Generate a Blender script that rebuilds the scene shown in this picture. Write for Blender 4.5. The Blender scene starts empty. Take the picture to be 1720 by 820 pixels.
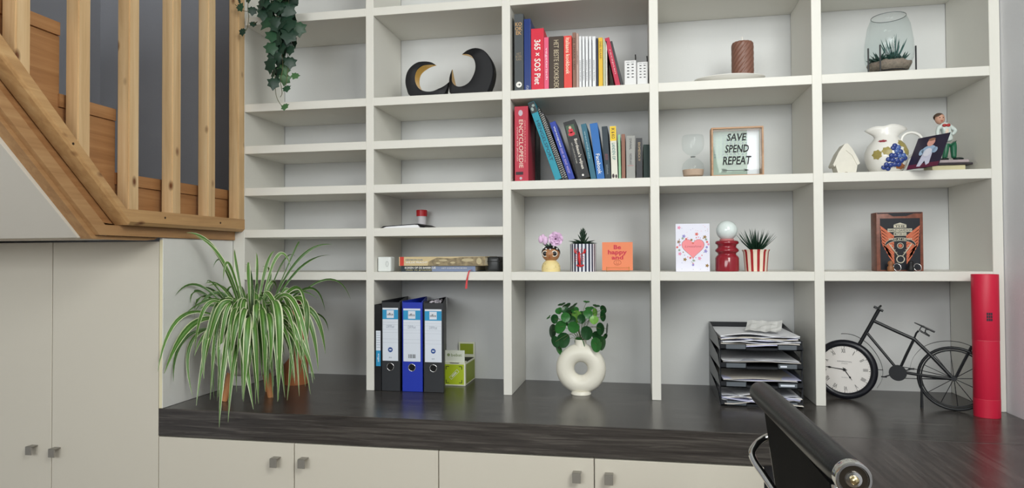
import bpy, bmesh, math, random
from mathutils import Vector, Matrix
random.seed(7)
PI = math.pi
C = bpy.context.scene.collection
SC = bpy.context.scene

# ------------------------------------------------------------------ camera
CAM = Vector((0.94887, -2.23069, 0.47552)); FPX = 1116.502
YAW, PITCH, ROLL = 0.18596, 0.01746, -0.00524
_f = Vector((-math.sin(YAW), math.cos(YAW), 0)); _r = Vector((math.cos(YAW), math.sin(YAW), 0)); _u = Vector((0, 0, 1))
FW = _f * math.cos(PITCH) + _u * math.sin(PITCH); _u2 = _u * math.cos(PITCH) - _f * math.sin(PITCH)
RT = _r * math.cos(ROLL) + _u2 * math.sin(ROLL); UP = _u2 * math.cos(ROLL) - _r * math.sin(ROLL)
cd = bpy.data.cameras.new('camera'); cam = bpy.data.objects.new('camera', cd); C.objects.link(cam)
cd.sensor_width = 36.0; cd.lens = FPX / 1720 * 36.0; cd.clip_start = 0.05
cam.matrix_world = Matrix(((RT.x, UP.x, -FW.x, CAM.x), (RT.y, UP.y, -FW.y, CAM.y), (RT.z, UP.z, -FW.z, CAM.z), (0, 0, 0, 1)))
SC.camera = cam

# ------------------------------------------------------------------ light
SC.view_settings.view_transform = 'Standard'; SC.view_settings.look = 'None'
SC.view_settings.gamma = 1; SC.view_settings.exposure = 0.45
w = bpy.data.worlds.new('room_light'); SC.world = w; w.use_nodes = True
w.node_tree.nodes['Background'].inputs[0].default_value = (0.93, 0.96, 1.0, 1)
w.node_tree.nodes['Background'].inputs[1].default_value = 0.5
def area(name, loc, target, sx, sy, power, col):
    l = bpy.data.lights.new(name, 'AREA'); l.shape = 'RECTANGLE'; l.size = sx; l.size_y = sy; l.energy = power; l.color = col
    o = bpy.data.objects.new(name, l); C.objects.link(o); o.location = loc
    o.rotation_euler = (Vector(target) - Vector(loc)).to_track_quat('-Z', 'Y').to_euler(); return o
area('window_daylight', (2.0, -2.0, 1.55), (0.80, 0.0, 0.45), 1.4, 1.1, 46, (0.985, 1.0, 0.955))
area('rear_fill_light', (0.1, -4.42, 1.15), (0.5, 0.0, 0.85), 2.9, 1.3, 62, (0.96, 0.99, 1.0))  # broad fill added behind the camera

# ------------------------------------------------------------------ pixel -> point helpers (photo frame 1720x820)
def ray(u, v): return RT * ((u - 860) / FPX) - UP * ((v - 410) / FPX) + FW
def AT(u, v, X=None, Y=None, Z=None):
    d = ray(u, v)
    if X is not None: t = (X - CAM.x) / d.x
    elif Y is not None: t = (Y - CAM.y) / d.y
    else: t = (Z - CAM.z) / d.z
    return CAM + d * t
def MPP(p): return (Vector(p) - CAM).dot(FW) / FPX      # metres per pixel at a point

# ------------------------------------------------------------------ materials
MATS = {}
def lin(c):
    return tuple(((x / 255) / 12.92 if x / 255 <= 0.04045 else ((x / 255 + 0.055) / 1.055) ** 2.4) for x in c)
def mat(name, rgb, rough=0.5, metal=0.0, bump=0.0, bscale=200, var=0.0, vscale=8, spec=0.5, trans=0.0, ior=1.45, coat=0.0, emit=0):
    """rgb in sRGB 0..255"""
    if name in MATS: return MATS[name]
    m = bpy.data.materials.new(name); m.use_nodes = True; nt = m.node_tree; b = nt.nodes['Principled BSDF']
    c = lin(rgb); b.inputs['Base Color'].default_value = (*c, 1); b.inputs['Roughness'].default_value = rough
    b.inputs['Metallic'].default_value = metal; b.inputs['Specular IOR Level'].default_value = spec
    b.inputs['Transmission Weight'].default_value = trans; b.inputs['IOR'].default_value = ior
    b.inputs['Coat Weight'].default_value = coat
    tc = None
    if var > 0 or bump > 0: tc = nt.nodes.new('ShaderNodeTexCoord')
    if var > 0:
        n = nt.nodes.new('ShaderNodeTexNoise'); n.inputs['Scale'].default_value = vscale; n.inputs['Detail'].default_value = 4
        nt.links.new(tc.outputs['Object'], n.inputs['Vector'])
        mx = nt.nodes.new('ShaderNodeMix'); mx.data_type = 'RGBA'
        mx.inputs[6].default_value = (*[x * (1 - var) for x in c], 1); mx.inputs[7].default_value = (*[min(1, x * (1 + var)) for x in c], 1)
        nt.links.new(n.outputs['Fac'], mx.inputs[0]); nt.links.new(mx.outputs[2], b.inputs['Base Color'])
    if bump > 0:
        n = nt.nodes.new('ShaderNodeTexNoise'); n.inputs['Scale'].default_value = bscale; n.inputs['Detail'].default_value = 3
        nt.links.new(tc.outputs['Object'], n.inputs['Vector'])
        bp = nt.nodes.new('ShaderNodeBump'); bp.inputs['Strength'].default_value = bump; bp.inputs['Distance'].default_value = 0.002
        nt.links.new(n.outputs['Fac'], bp.inputs['Height']); nt.links.new(bp.outputs['Normal'], b.inputs['Normal'])
    MATS[name] = m; return m
def ramp(nt, stops):
    r = nt.nodes.new('ShaderNodeValToRGB'); e = r.color_ramp.elements
    while len(e) < len(stops): e.new(0.5)
    for i, (p, c) in enumerate(stops): e[i].position = p; e[i].color = (*lin(c), 1)
    return r
def wood(name, dark, mid, light, axis='X', scale=1.0, rough=0.5, knots=False, spec=0.5, fine=60, bump=0.25, offs=0.0):
    """grain runs along axis"""
    m = bpy.data.materials.new(name); m.use_nodes = True; nt = m.node_tree; b = nt.nodes['Principled BSDF']
    b.inputs['Roughness'].default_value = rough; b.inputs['Specular IOR Level'].default_value = spec
    tc = nt.nodes.new('ShaderNodeTexCoord'); mp = nt.nodes.new('ShaderNodeMapping')
    s = {'X': (0.04, 1, 1), 'Y': (1, 0.04, 1), 'Z': (1, 1, 0.04)}[axis]
    mp.inputs['Scale'].default_value = [q * scale for q in s]; mp.inputs['Location'].default_value = (offs, offs, offs)
    nt.links.new(tc.outputs['Object'], mp.inputs['Vector'])
    n = nt.nodes.new('ShaderNodeTexNoise'); n.inputs['Scale'].default_value = fine; n.inputs['Detail'].default_value = 6; n.inputs['Roughness'].default_value = 0.65
    n.inputs['Distortion'].default_value = 0.6
    nt.links.new(mp.outputs['Vector'], n.inputs['Vector'])
    r = ramp(nt, [(0.28, dark), (0.5, mid), (0.72, light)]); nt.links.new(n.outputs['Fac'], r.inputs['Fac']); out = r.outputs['Color']
    if knots:
        v = nt.nodes.new('ShaderNodeTexVoronoi'); v.inputs['Scale'].default_value = 16.0; v.inputs['Randomness'].default_value = 1
        mp2 = nt.nodes.new('ShaderNodeMapping'); q = {'X': (0.55, 1, 1), 'Y': (1, 0.55, 1), 'Z': (1, 1, 0.55)}[axis]; mp2.inputs['Scale'].default_value = q
        mp2.inputs['Location'].default_value = (offs * 3 + 0.3, offs, offs * 2)
        nt.links.new(tc.outputs['Object'], mp2.inputs['Vector']); nt.links.new(mp2.outputs['Vector'], v.inputs['Vector'])
        r2 = nt.nodes.new('ShaderNodeValToRGB'); r2.color_ramp.elements[0].position = 0.05; r2.color_ramp.elements[0].color = (1, 1, 1, 1)
        r2.color_ramp.elements[1].position = 0.17; r2.color_ramp.elements[1].color = (0, 0, 0, 1)
        nt.links.new(v.outputs['Distance'], r2.inputs['Fac'])
        mx = nt.nodes.new('ShaderNodeMix'); mx.data_type = 'RGBA'; mx.inputs[7].default_value = (*lin((112, 66, 34)), 1)
        nt.links.new(r2.outputs['Color'], mx.inputs[0]); nt.links.new(out, mx.inputs[6]); out = mx.outputs[2]
    nt.links.new(out, b.inputs['Base Color'])
    bp = nt.nodes.new('ShaderNodeBump'); bp.inputs['Strength'].default_value = bump; bp.inputs['Distance'].default_value = 0.001
    nt.links.new(n.outputs['Fac'], bp.inputs['Height']); nt.links.new(bp.outputs['Normal'], b.inputs['Normal'])
    MATS[name] = m; return m
def stripes(name, a, b_, freq, coord='ang', duty=0.5, rough=0.3, shift=0.0, wob=0.0):
    """vertical stripes round a turned pot: freq stripes per turn"""
    m = bpy.data.materials.new(name); m.use_nodes = True; nt = m.node_tree; b = nt.nodes['Principled BSDF']; b.inputs['Roughness'].default_value = rough
    tc = nt.nodes.new('ShaderNodeTexCoord'); sp = nt.nodes.new('ShaderNodeSeparateXYZ'); nt.links.new(tc.outputs['Object'], sp.inputs[0])
    def M(op, x, y=None):
        q = nt.nodes.new('ShaderNodeMath'); q.operation = op
        for i, t in enumerate((x, y)):
            if t is None: continue
            if isinstance(t, (int, float)): q.inputs[i].default_value = t
            else: nt.links.new(t, q.inputs[i])
        return q.outputs[0]
    if coord == 'ang': v = M('MULTIPLY', M('ARCTAN2', sp.outputs[0], sp.outputs[1]), freq / (2 * PI))
    else: v = M('MULTIPLY', sp.outputs[{'x': 0, 'y': 1, 'z': 2}[coord]], freq)
    v = M('FRACT', M('ADD', v, 100.0 + shift)); v = M('LESS_THAN', v, duty)
    mx = nt.nodes.new('ShaderNodeMix'); mx.data_type = 'RGBA'; mx.inputs[6].default_value = (*lin(a), 1); mx.inputs[7].default_value = (*lin(b_), 1)
    nt.links.new(v, mx.inputs[0]); nt.links.new(mx.outputs[2], b.inputs['Base Color']); return m
def glass(name, col=(250, 252, 252), rough=0.02, alpha=0.12):
    """thin clear glass: fresnel gloss over transparency"""
    m = bpy.data.materials.new(name); m.use_nodes = True; nt = m.node_tree; nt.nodes.clear()
    o = nt.nodes.new('ShaderNodeOutputMaterial'); g = nt.nodes.new('ShaderNodeBsdfGlossy'); g.inputs['Roughness'].default_value = rough
    t = nt.nodes.new('ShaderNodeBsdfTransparent'); t.inputs[0].default_value = (*lin(col), 1)
    lw = nt.nodes.new('ShaderNodeLayerWeight'); lw.inputs['Blend'].default_value = 0.5
    pw = nt.nodes.new('ShaderNodeMath'); pw.operation = 'POWER'; pw.inputs[1].default_value = 3.0; nt.links.new(lw.outputs['Facing'], pw.inputs[0])
    ma = nt.nodes.new('ShaderNodeMath'); ma.operation = 'MULTIPLY_ADD'; ma.inputs[1].default_value = 0.20; ma.inputs[2].default_value = 0.014; nt.links.new(pw.outputs[0], ma.inputs[0])
    mx = nt.nodes.new('ShaderNodeMixShader'); nt.links.new(ma.outputs[0], mx.inputs[0]); nt.links.new(t.outputs[0], mx.inputs[1]); nt.links.new(g.outputs[0], mx.inputs[2])
    nt.links.new(mx.outputs[0], o.inputs[0]); MATS[name] = m; return m

LAM = mat('white_laminate', (226, 224, 216), 0.42, bump=0.05, bscale=500)
BACK = mat('cool_white_back_panel', (214, 215, 214), 0.55, bump=0.12, bscale=260)
DOORM = mat('beige_door_laminate', (210, 204, 190), 0.45, bump=0.06, bscale=400)
CREAM = mat('cream_edge_band', (226, 218, 186), 0.5)
DARKGAP = mat('dark_gap', (60, 55, 48), 0.8)
WTOP = wood('dark_worktop_wood', (36, 32, 31), (58, 54, 51), (94, 89, 84), 'X', 1.0, 0.27, spec=0.8, fine=95, bump=0.2)
WTOPY = wood('dark_desk_wood', (40, 34, 33), (62, 55, 53), (90, 82, 79), 'Y', 1.0, 0.27, spec=0.7, fine=70, bump=0.2)
PINEZ = [wood('pine_upright_%s' % n, (196, 158, 112), (218, 184, 138), (230, 202, 160), 'Z', 1, 0.5, True, fine=34, offs=o_) for n, o_ in (('a', 0.0), ('b', .37), ('c', .71))]
PINEY = wood('pine_rail', (176, 134, 88), (198, 156, 106), (212, 174, 124), 'Y', 1, 0.5, True, fine=34)
BEECH = wood('brown_stair_wood', (150, 104, 64), (170, 122, 78), (184, 138, 92), 'Y', 1, 0.5, fine=50)
STRW = wood('stringer_wood', (158, 116, 76), (176, 134, 90), (192, 152, 106), 'Y', 1, 0.5, fine=40)
WALLW = mat('white_wall_paint', (236, 237, 241), 0.8, bump=0.25, bscale=220)
WALLR = mat('room_wall_paint', (178, 179, 175), 0.85)
WALLG = mat('grey_blue_stair_wall', (172, 174, 182), 0.85, bump=0.3, bscale=160)
SOFF = mat('soffit_board', (224, 219, 208), 0.7, bump=0.1, bscale=300)
FLOORM = wood('floor_wood', (96, 84, 70), (118, 104, 88), (136, 122, 104), 'Y', 1, 0.5, fine=20)
CHROME = mat('chrome', (225, 225, 225), 0.12, 1.0)
STEEL = mat('brushed_steel', (150, 146, 138), 0.42, 0.45)
BLACK = mat('black_matte', (24, 24, 26), 0.55)
BLKMET = mat('black_metal', (22, 24, 28), 0.42, bump=0.15, bscale=300)
GOLD = mat('gold_leaf', (235, 180, 60), 0.25, 1.0, bump=0.5, bscale=120)
BRASS = mat('brass_wire', (205, 160, 85), 0.3, 1.0)
WHITE = mat('white_paper', (235, 236, 240), 0.6)
INK = mat('black_ink', (26, 26, 28), 0.6)
PAGES = mat('page_edges', (222, 212, 190), 0.8, bump=0.3, bscale=400)
CERAM = mat('white_ceramic', (236, 234, 228), 0.28, coat=0.3)
GLASS = glass('clear_glass')

# ------------------------------------------------------------------ mesh helpers
def B(): return bmesh.new()
def obj(name, bm, m, parent=None, smooth=False, loc=None, angle=None):
    me = bpy.data.meshes.new(name)
    if isinstance(bm, bmesh.types.BMesh):
        bmesh.ops.recalc_face_normals(bm, faces=bm.faces[:])
        bm.to_mesh(me); bm.free()
    else: me = bm
    ms = m if isinstance(m, (list, tuple)) else [m]
    if len(me.materials): me.materials.clear()
    for q in ms: me.materials.append(q)
    o = bpy.data.objects.new(name, me); C.objects.link(o)
    if parent: o.parent = parent
    if loc is not None: o.location = loc
    if smooth:
        for p in me.polygons: p.use_smooth = True
        if smooth != 'all':
            try: me.set_sharp_from_angle(angle=math.radians(38))
            except Exception: pass
    return o
def thing(name, label, cat, loc=(0, 0, 0), rotz=0, group=None):
    o = bpy.data.objects.new(name, None); C.objects.link(o); o.empty_display_size = 0.02
    o.location = loc; o.rotation_euler = (0, 0, rotz); o['label'] = label; o['category'] = cat
    if group: o['group'] = group
    return o
def tag(o, label=None, cat=None, group=None, kind=None):
    if label: o['label'] = label
    if cat: o['category'] = cat
    if group: o['group'] = group
    if kind: o['kind'] = kind
    return o
def lab(o, s): o['label'] = s; return o
def box(bm, x0, x1, y0, y1, z0, z1, bev=0.0, M=None, seg=1):
    vs = [bm.verts.new((x, y, z)) for x in (x0, x1) for y in (y0, y1) for z in (z0, z1)]
    F = [(0, 1, 3, 2), (4, 6, 7, 5), (0, 4, 5, 1), (2, 3, 7, 6), (0, 2, 6, 4), (1, 5, 7, 3)]
    fs = [bm.faces.new([vs[i] for i in f]) for f in F]
    if bev > 0:
        es = list({e for f in fs for e in f.edges})
        r = bmesh.ops.bevel(bm, geom=es, offset=bev, segments=seg, affect='EDGES', profile=0.6)
        vs = list({v for f in r['faces'] for v in f.verts} | {v for v in vs if v.is_valid})
    if M is not None: bmesh.ops.transform(bm, matrix=M, verts=[v for v in vs if v.is_valid])
    return bm
def lathe(bm, prof, n=32, c=(0, 0, 0), a0=0, a1=2 * PI, cap=True):
    full = abs(a1 - a0 - 2 * PI) < 1e-6; rings = []
    for r, z in prof:
        if r < 1e-6: rings.append([bm.verts.new((c[0], c[1], c[2] + z))] * n)
        else: rings.append([bm.verts.new((c[0] + r * math.cos(a0 + (a1 - a0) * i / n), c[1] + r * math.sin(a0 + (a1 - a0) * i / n), c[2] + z)) for i in range(n)])
    for a, b in zip(rings[:-1], rings[1:]):
        for i in range(n):
            j = (i + 1) % n; q = []
            for v in (a[i], a[j], b[j], b[i]):
                if v not in q: q.append(v)
            if len(q) >= 3:
                try: bm.faces.new(q)
                except ValueError: pass
    return bm
def tube(bm, pts, r, n=8, closed=False, cap=True):
    pts = [Vector(p) for p in pts]; N = len(pts); rs = r if isinstance(r, (list, tuple)) else [r] * N
    rings = []; prev = None
    for i, p in enumerate(pts):
        if closed: t = pts[(i + 1) % N] - pts[i - 1]
        else: t = pts[min(i + 1, N - 1)] - pts[max(i - 1, 0)]
        t.normalize()
        if prev is None:
            a = Vector((0, 0, 1)) if abs(t.z) < 0.9 else Vector((1, 0, 0)); prev = t.cross(a).normalized()
        s = (prev - t * prev.dot(t)).normalized(); prev = s; q = t.cross(s)
        rings.append([bm.verts.new(p + s * rs[i] * math.cos(2 * PI * k / n) + q * rs[i] * math.sin(2 * PI * k / n)) for k in range(n)])
    for i in range(N if closed else N - 1):
        a, b = rings[i], rings[(i + 1) % N]
        for k in range(n): bm.faces.new((a[k], a[(k + 1) % n], b[(k + 1) % n], b[k]))
    if cap and not closed: bm.faces.new(rings[0][::-1]); bm.faces.new(rings[-1])
    return bm
def prism(bm, pts, y0, y1):
    """polygon in XZ extruded along Y"""
    a = [bm.verts.new((x, y0, z)) for x, z in pts]; b = [bm.verts.new((x, y1, z)) for x, z in pts]
    bm.faces.new(a); bm.faces.new(b[::-1]); n = len(pts)
    for i in range(n): bm.faces.new((a[i], b[i], b[(i + 1) % n], a[(i + 1) % n]))
    return bm
def prismx(bm, pts, x0, x1):
    """polygon in YZ extruded along X"""
    a = [bm.verts.new((x0, y, z)) for y, z in pts]; b = [bm.verts.new((x1, y, z)) for y, z in pts]
    bm.faces.new(a); bm.faces.new(b[::-1]); n = len(pts)
    for i in range(n): bm.faces.new((a[i], b[i], b[(i + 1) % n], a[(i + 1) % n]))
    return bm
def prismz(bm, pts, z0, z1):
    a = [bm.verts.new((x, y, z0)) for x, y in pts]; b = [bm.verts.new((x, y, z1)) for x, y in pts]
    bm.faces.new(a); bm.faces.new(b[::-1]); n = len(pts)
    for i in range(n): bm.faces.new((a[i], b[i], b[(i + 1) % n], a[(i + 1) % n]))
    return bm
def sphere(bm, c, rx, ry=None, rz=None, u=20, v=12):
    ry = rx if ry is None else ry; rz = rx if rz is None else rz
    bmesh.ops.create_uvsphere(bm, u_segments=u, v_segments=v, radius=1, matrix=Matrix.Translation(c) @ Matrix.Diagonal((rx, ry, rz, 1))); return bm
def spline(pts, n=6, closed=False):
    P = [Vector(p) for p in pts]; out = []; N = len(P)
    for i in range(N if closed else N - 1):
        if closed: a, b, c, d = P[i - 1], P[i], P[(i + 1) % N], P[(i + 2) % N]
        else: a, b, c, d = P[max(i - 1, 0)], P[i], P[i + 1], P[min(i + 2, N - 1)]
        for k in range(n):
            t = k / n
            out.append(0.5 * ((2 * b) + (c - a) * t + (2 * a - 5 * b + 4 * c - d) * t * t + (3 * b - a - 3 * c + d) * t ** 3))
    if not closed: out.append(P[-1])
    return out
XF = (Vector((1, 0, 0)), Vector((0, 0, 1)))          # print facing the room
SP = (Vector((0, 0, -1)), Vector((1, 0, 0)))         # print running down a spine
SPU = (Vector((0, 0, 1)), Vector((-1, 0, 0)))
_tc = {}
def textmesh(s, bold=0.0, shear=0.0):
    k = (s, bold, shear)
    if k not in _tc:
        cu = bpy.data.curves.new('lettering', 'FONT'); cu.body = s; cu.align_x = 'CENTER'; cu.offset = bold; cu.resolution_u = 2; cu.shear = shear; cu.space_line = 0.85
        o = bpy.data.objects.new('lettering', cu); me = bpy.data.meshes.new_from_object(o)
        V = [v.co.copy() for v in me.vertices]; F = [tuple(p.vertices) for p in me.polygons]
        bpy.data.objects.remove(o); bpy.data.meshes.remove(me); _tc[k] = (V, F)
    return _tc[k]
def lettering(s, w, h, m, parent, at, ax=XF, bold=0.0, shear=0.0, name='lettering', stretch=True):
    V, F = textmesh(s, bold, shear)
    if not V: return None
    x0, x1 = min(v.x for v in V), max(v.x for v in V); y0, y1 = min(v.y for v in V), max(v.y for v in V)
    sx, sy = w / (x1 - x0), h / (y1 - y0)
    if not stretch: sx = sy = min(sx, sy)
    me = bpy.data.meshes.new(name); at = Vector(at)
    me.from_pydata([at + ax[0] * ((v.x - (x0 + x1) / 2) * sx) + ax[1] * ((v.y - (y0 + y1) / 2) * sy) for v in V], [], F)
    return obj(name, me, m, parent)
def flat(bm, pts, at, ax=XF, th=0.0):
    at = Vector(at); f = bm.faces.new([bm.verts.new(at + ax[0] * x + ax[1] * z) for x, z in pts]); return bm
def disc_pts(cx, cz, rx, rz=None, n=20, a=0):
    rz = rx if rz is None else rz
    return [(cx + rx * math.cos(a + 2 * PI * i / n), cz + rz * math.sin(a + 2 * PI * i / n)) for i in range(n)]
def rect(x0, x1, z0, z1): return [(x0, z0), (x1, z0), (x1, z1), (x0, z1)]
def patch(name, polys, m, parent, y, ax=XF):
    bm = B()
    for p in polys: flat(bm, p, (0, y, 0), ax)
    return obj(name, bm, m, parent)

# ------------------------------------------------------------------ structure
DX = [-0.50594, 0.0, 0.49724, 0.99308, 1.49634, 1.99957]; T = 0.0293; DEP = 0.284
Z0R, Z1, Z2, Z3, Z4, Z5, Z6 = 1.689, 1.3652, 1.0417, 0.8862, 0.7304, 0.5757, 0.42
def struct(name, bm, m):
    o = obj(name, bm, m); o['kind'] = 'structure'; return o
struct('floor', box(B(), -2.2, 2.03, -4.5, 0.299, -0.79, -0.75), FLOORM)
struct('wall_back', box(B(), -2.2, 2.13, 0.30, 0.38, -0.75, 2.4), WALLG)
struct('wall_right', box(B(), 2.0305, 2.13, -4.5, 0.30, -0.75, 2.4), WALLW)
struct('wall_left', box(B(), -1.45, -1.37, -2.4, 0.30, -0.75, 2.4), WALLG)
struct('wall_rear', box(B(), -2.28, 2.13, -4.58, -4.5, -0.75, 2.4), WALLR)
struct('wall_side', box(B(), -2.28, -2.2, -4.5, -2.4, -0.75, 2.4), WALLR)
struct('ceiling', box(B(), -2.28, 2.13, -4.58, 0.38, 2.4, 2.48), WALLR)

# ------------------------------------------------------------------ bookcase
bc = thing('bookcase', 'built-in white bookcase of open compartments standing on the dark worktop', 'bookcase', (0, 0, 0))
for i, x in enumerate(DX):
    x0 = x if i else -0.5228
    x1 = x + T if i else -0.4766
    obj('upright', box(B(), x0, x1, 0, DEP, 0, 2.25, 0.0012), LAM, bc)
rows = {0: [Z0R, Z1, Z2, Z3, Z4, Z5, Z6], 1: [Z0R, Z1, Z2, Z3, Z4, Z5, Z6], 2: [Z0R, Z1, Z2, Z4, Z6], 3: [Z0R, Z1, Z2, Z4, Z6], 4: [Z0R, Z1, Z2, Z4, Z6]}
for i in range(5):
    x0 = DX[i] + T if i else -0.4766
    for z in rows[i] + [2.25]:
        obj('shelf', box(B(), x0 - 0.0002, DX[i + 1] + 0.0002, 0.0006, DEP, z - T, z, 0.001), LAM, bc)
    obj('back_panel', box(B(), x0, DX[i + 1], DEP + 0.0016, DEP + 0.014, 0, 2.25), BACK, bc)

# ------------------------------------------------------------------ worktop, desk
WT = 0.085
wt = obj('worktop', box(B(), -0.538, 2.03, -0.37, 0.2995, -WT, 0, 0.0015), WTOP)
tag(wt, 'long thick dark wood-grain worktop running under the bookcase', 'worktop')
dk = thing('desk', 'dark wood-grain desk top joining the worktop at a seam on the right', 'desk', (1.36, -0.3715, -0.04))
obj('desk_top', box(B(), 0, 0.67, -1.25, 0, 0, 0.04, 0.0012), WTOPY, dk)
obj('desk_leg', box(B(), 0.02, 0.06, -1.2, -1.16, -0.71, 0, 0.001), STEEL, dk)
obj('desk_leg', box(B(), 0.60, 0.64, -1.2, -1.16, -0.71, 0, 0.001), STEEL, dk)
obj('desk_leg', box(B(), 0.60, 0.64, -0.10, -0.06, -0.71, 0, 0.001), STEEL, dk)
obj('desk_leg', box(B(), 0.02, 0.06, -0.10, -0.06, -0.71, 0, 0.001), STEEL, dk)

# ------------------------------------------------------------------ cabinets
def handle(parent, x, y, z):
    bm = B(); box(bm, -0.0115, 0.0115, -0.026, -0.023, -0.0135, 0.0135, 0.0006)
    box(bm, -0.0115, 0.0115, -0.0255, 0, 0.0105, 0.0135, 0.0005); box(bm, -0.0115, -0.0085, -0.024, -0.012, -0.0135, 0.012)
    o = obj('handle', bm, STEEL, parent); o.location = (x, y, z); return o
def cabinet(name, label, x0, x1, z0, z1, doors, y=-0.352):
    t = thing(name, label, 'cabinet', ((x0 + x1) / 2, 0, z0)); cx = (x0 + x1) / 2
    bm = B(); box(bm, x0 - cx, x1 - cx, y + 0.001, 0.295, 0, z1 - z0); obj('body', bm, DOORM, t)
    for a, b, hx, hz in doors:
        d = obj('door', box(B(), a - cx + 0.0013, b - cx - 0.0013, y - 0.018, y, 0.002, z1 - z0 - 0.003, 0.0012), DOORM, t)
        handle(d, hx - cx, y - 0.018, hz - z0)
    return t
cabinet('base_cabinet', 'low beige two-door cabinet under the worktop below the plants and binders', -0.5376, 0.3789, -0.75, -WT - 0.001,
        [(-0.5376, -0.0741, -0.129, -0.1435), (-0.0741, 0.3789, -0.038, -0.141)])
cabinet('base_cabinet', 'low beige two-door cabinet under the worktop below the donut vase', 0.3789, 1.2754, -0.75, -WT - 0.001,
        [(0.3789, 0.8272, 0.780, -0.137), (0.8272, 1.2754, 0.868, -0.137)])
tc_ = thing('tall_cabinet', 'tall beige double-door cupboard under the stairs', 'cupboard', (-0.9, 0, -0.75))
obj('body', box(B(), -0.46, 0.3613, -0.351, 0.295, 0, 1.26), DOORM, tc_)
for a, b, hx, hz in ((-1.3285, -0.9315, -0.994, -0.149), (-0.9315, -0.5372, -0.907, -0.1525)):
    d = obj('door', box(B(), a + 0.9 + 0.0012, b + 0.9 - 0.0012, -0.370, -0.352, 0.002, 1.2765, 0.0012), DOORM, tc_)
    handle(d, hx + 0.9, -0.370, hz + 0.75)
sp_ = obj('side_panel', box(B(), 0.3646, 0.3775, -0.371, -0.0005, 0.7505, 1.287, 0.0008), mat('pale_panel', (232, 232, 228), .45, bump=.08, bscale=300), tc_)
obj('edge_strip', box(B(), 0.3658, 0.3762, -0.3722, -0.371, 0.7510, 1.281), CREAM, tc_)

# ------------------------------------------------------------------ stairs
st = thing('staircase', 'brown wooden stair flight with stepped panels rising behind the pine balusters', 'staircase', (-0.53, 0, 0.53))
def off(name, pts, x0, x1, m): return obj(name, prismx(B(), [(y, z - 0.53) for y, z in pts], x0 + 0.53, x1 + 0.53), m, st)
YL = -1.5
def diag(y0, z0, k): return z0 + (y0 - YL) * k
# string board (outer) under the rail
off('string_board', [(0 - .001, .568), (-.6127, .568), (YL, diag(-.6127, .568, .965)), (YL, diag(-.6316, .5388, .982)), (-.6316, .5388), (0 - .001, .5378)], -.515, -.531, STRW)
lo = off('lower_moulding', [(-.385, .5378), (-.63, .5378), (YL, diag(-.63, .5378, .99)), (YL, diag(-.641, .528, 1.0)), (-.641, .528), (-.44, .528), (-.40, .531)], -.5305, -.567, STRW)
# sloping soffit and level soffit
off('soffit', [(-.374, .532), (-.655, .5315), (YL, diag(-.655, .5315, .975)), (YL, diag(-.655, .5315, .975) + .02), (-.647, .552), (-.374, .552)], -.564, -1.368, SOFF)
# stepped cheek panels with their nosings, treads behind
for y0, y1, zt, zb in ((-.555, -.001, .7215, .57), (-.7475, -.557, .9045, .57), (-.935, -.7475, 1.0905, .80), (-1.12, -.935, 1.276, .95), (-1.31, -1.12, 1.46, 1.10)):
    if y1 < -.6: pts = [(y0, zt - .035), (y0, diag(-.60, .575, .97) + 0 if 0 else .575 + max(0, (-.60 - y0)) * .97), (y1, .575 + max(0, (-.60 - y1)) * .97), (y1, zt - .035)]
    elif y0 < -.6: pts = [(y0, zt - .035), (y0, .575 + (-.60 - y0) * .97), (-.60, .575), (y1, .572), (y1, zt - .035)]
    else: pts = [(y0, zt - .035), (y0, zb), (y1, zb), (y1, zt - .035)]
    off('step_panel', pts, -.534, -.55, BEECH)
    off('nosing', [(y0 - .004, zt), (y0 - .004, zt - .034), (y1 - .0035, zt - .034), (y1 - .0035, zt)], -.528, -.556, BEECH)
    off('tread', [(y0, zt - .003), (y0, zt - .03), (y1, zt - .03), (y1, zt - .003)], -.556, -1.369, BEECH)
    off('riser', [(y0 + .002, zt - .03), (y0 + .002, zt - .19 if y0 > -.7 else zt - .19), (y0 + .018, zt - .19), (y0 + .018, zt - .03)], -.551, -1.369, BEECH)

bal = thing('balustrade', 'pale knotty pine balustrade of square balusters on an angled bottom rail', 'balustrade', (-.475, 0, .57))
def railpoly(pairs): return [(y, z) for y, z in pairs]
def rail(name, ya, yb, zf):
    """swept section between two y positions; zf(y) gives the top"""
    bm = B(); sec = [(0, 0), (0, -.036), (-.010, -.0455), (-.054, -.0455), (-.054, 0)]
    rings = []
    for y, z, vs in ((ya, zf[0], zf[2]), (yb, zf[1], zf[3])):
        rings.append([bm.verts.new((sx, y - (vs[1] * sz), z + sz * vs[0] - .57)) for sx, sz in sec])
    n = len(sec)
    for i in range(n): bm.faces.new((rings[0][i], rings[0][(i + 1) % n], rings[1][(i + 1) % n], rings[1][i]))
    bm.faces.new(rings[0]); bm.faces.new(rings[1][::-1])
    return obj(name, bm, PINEY, bal)
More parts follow.
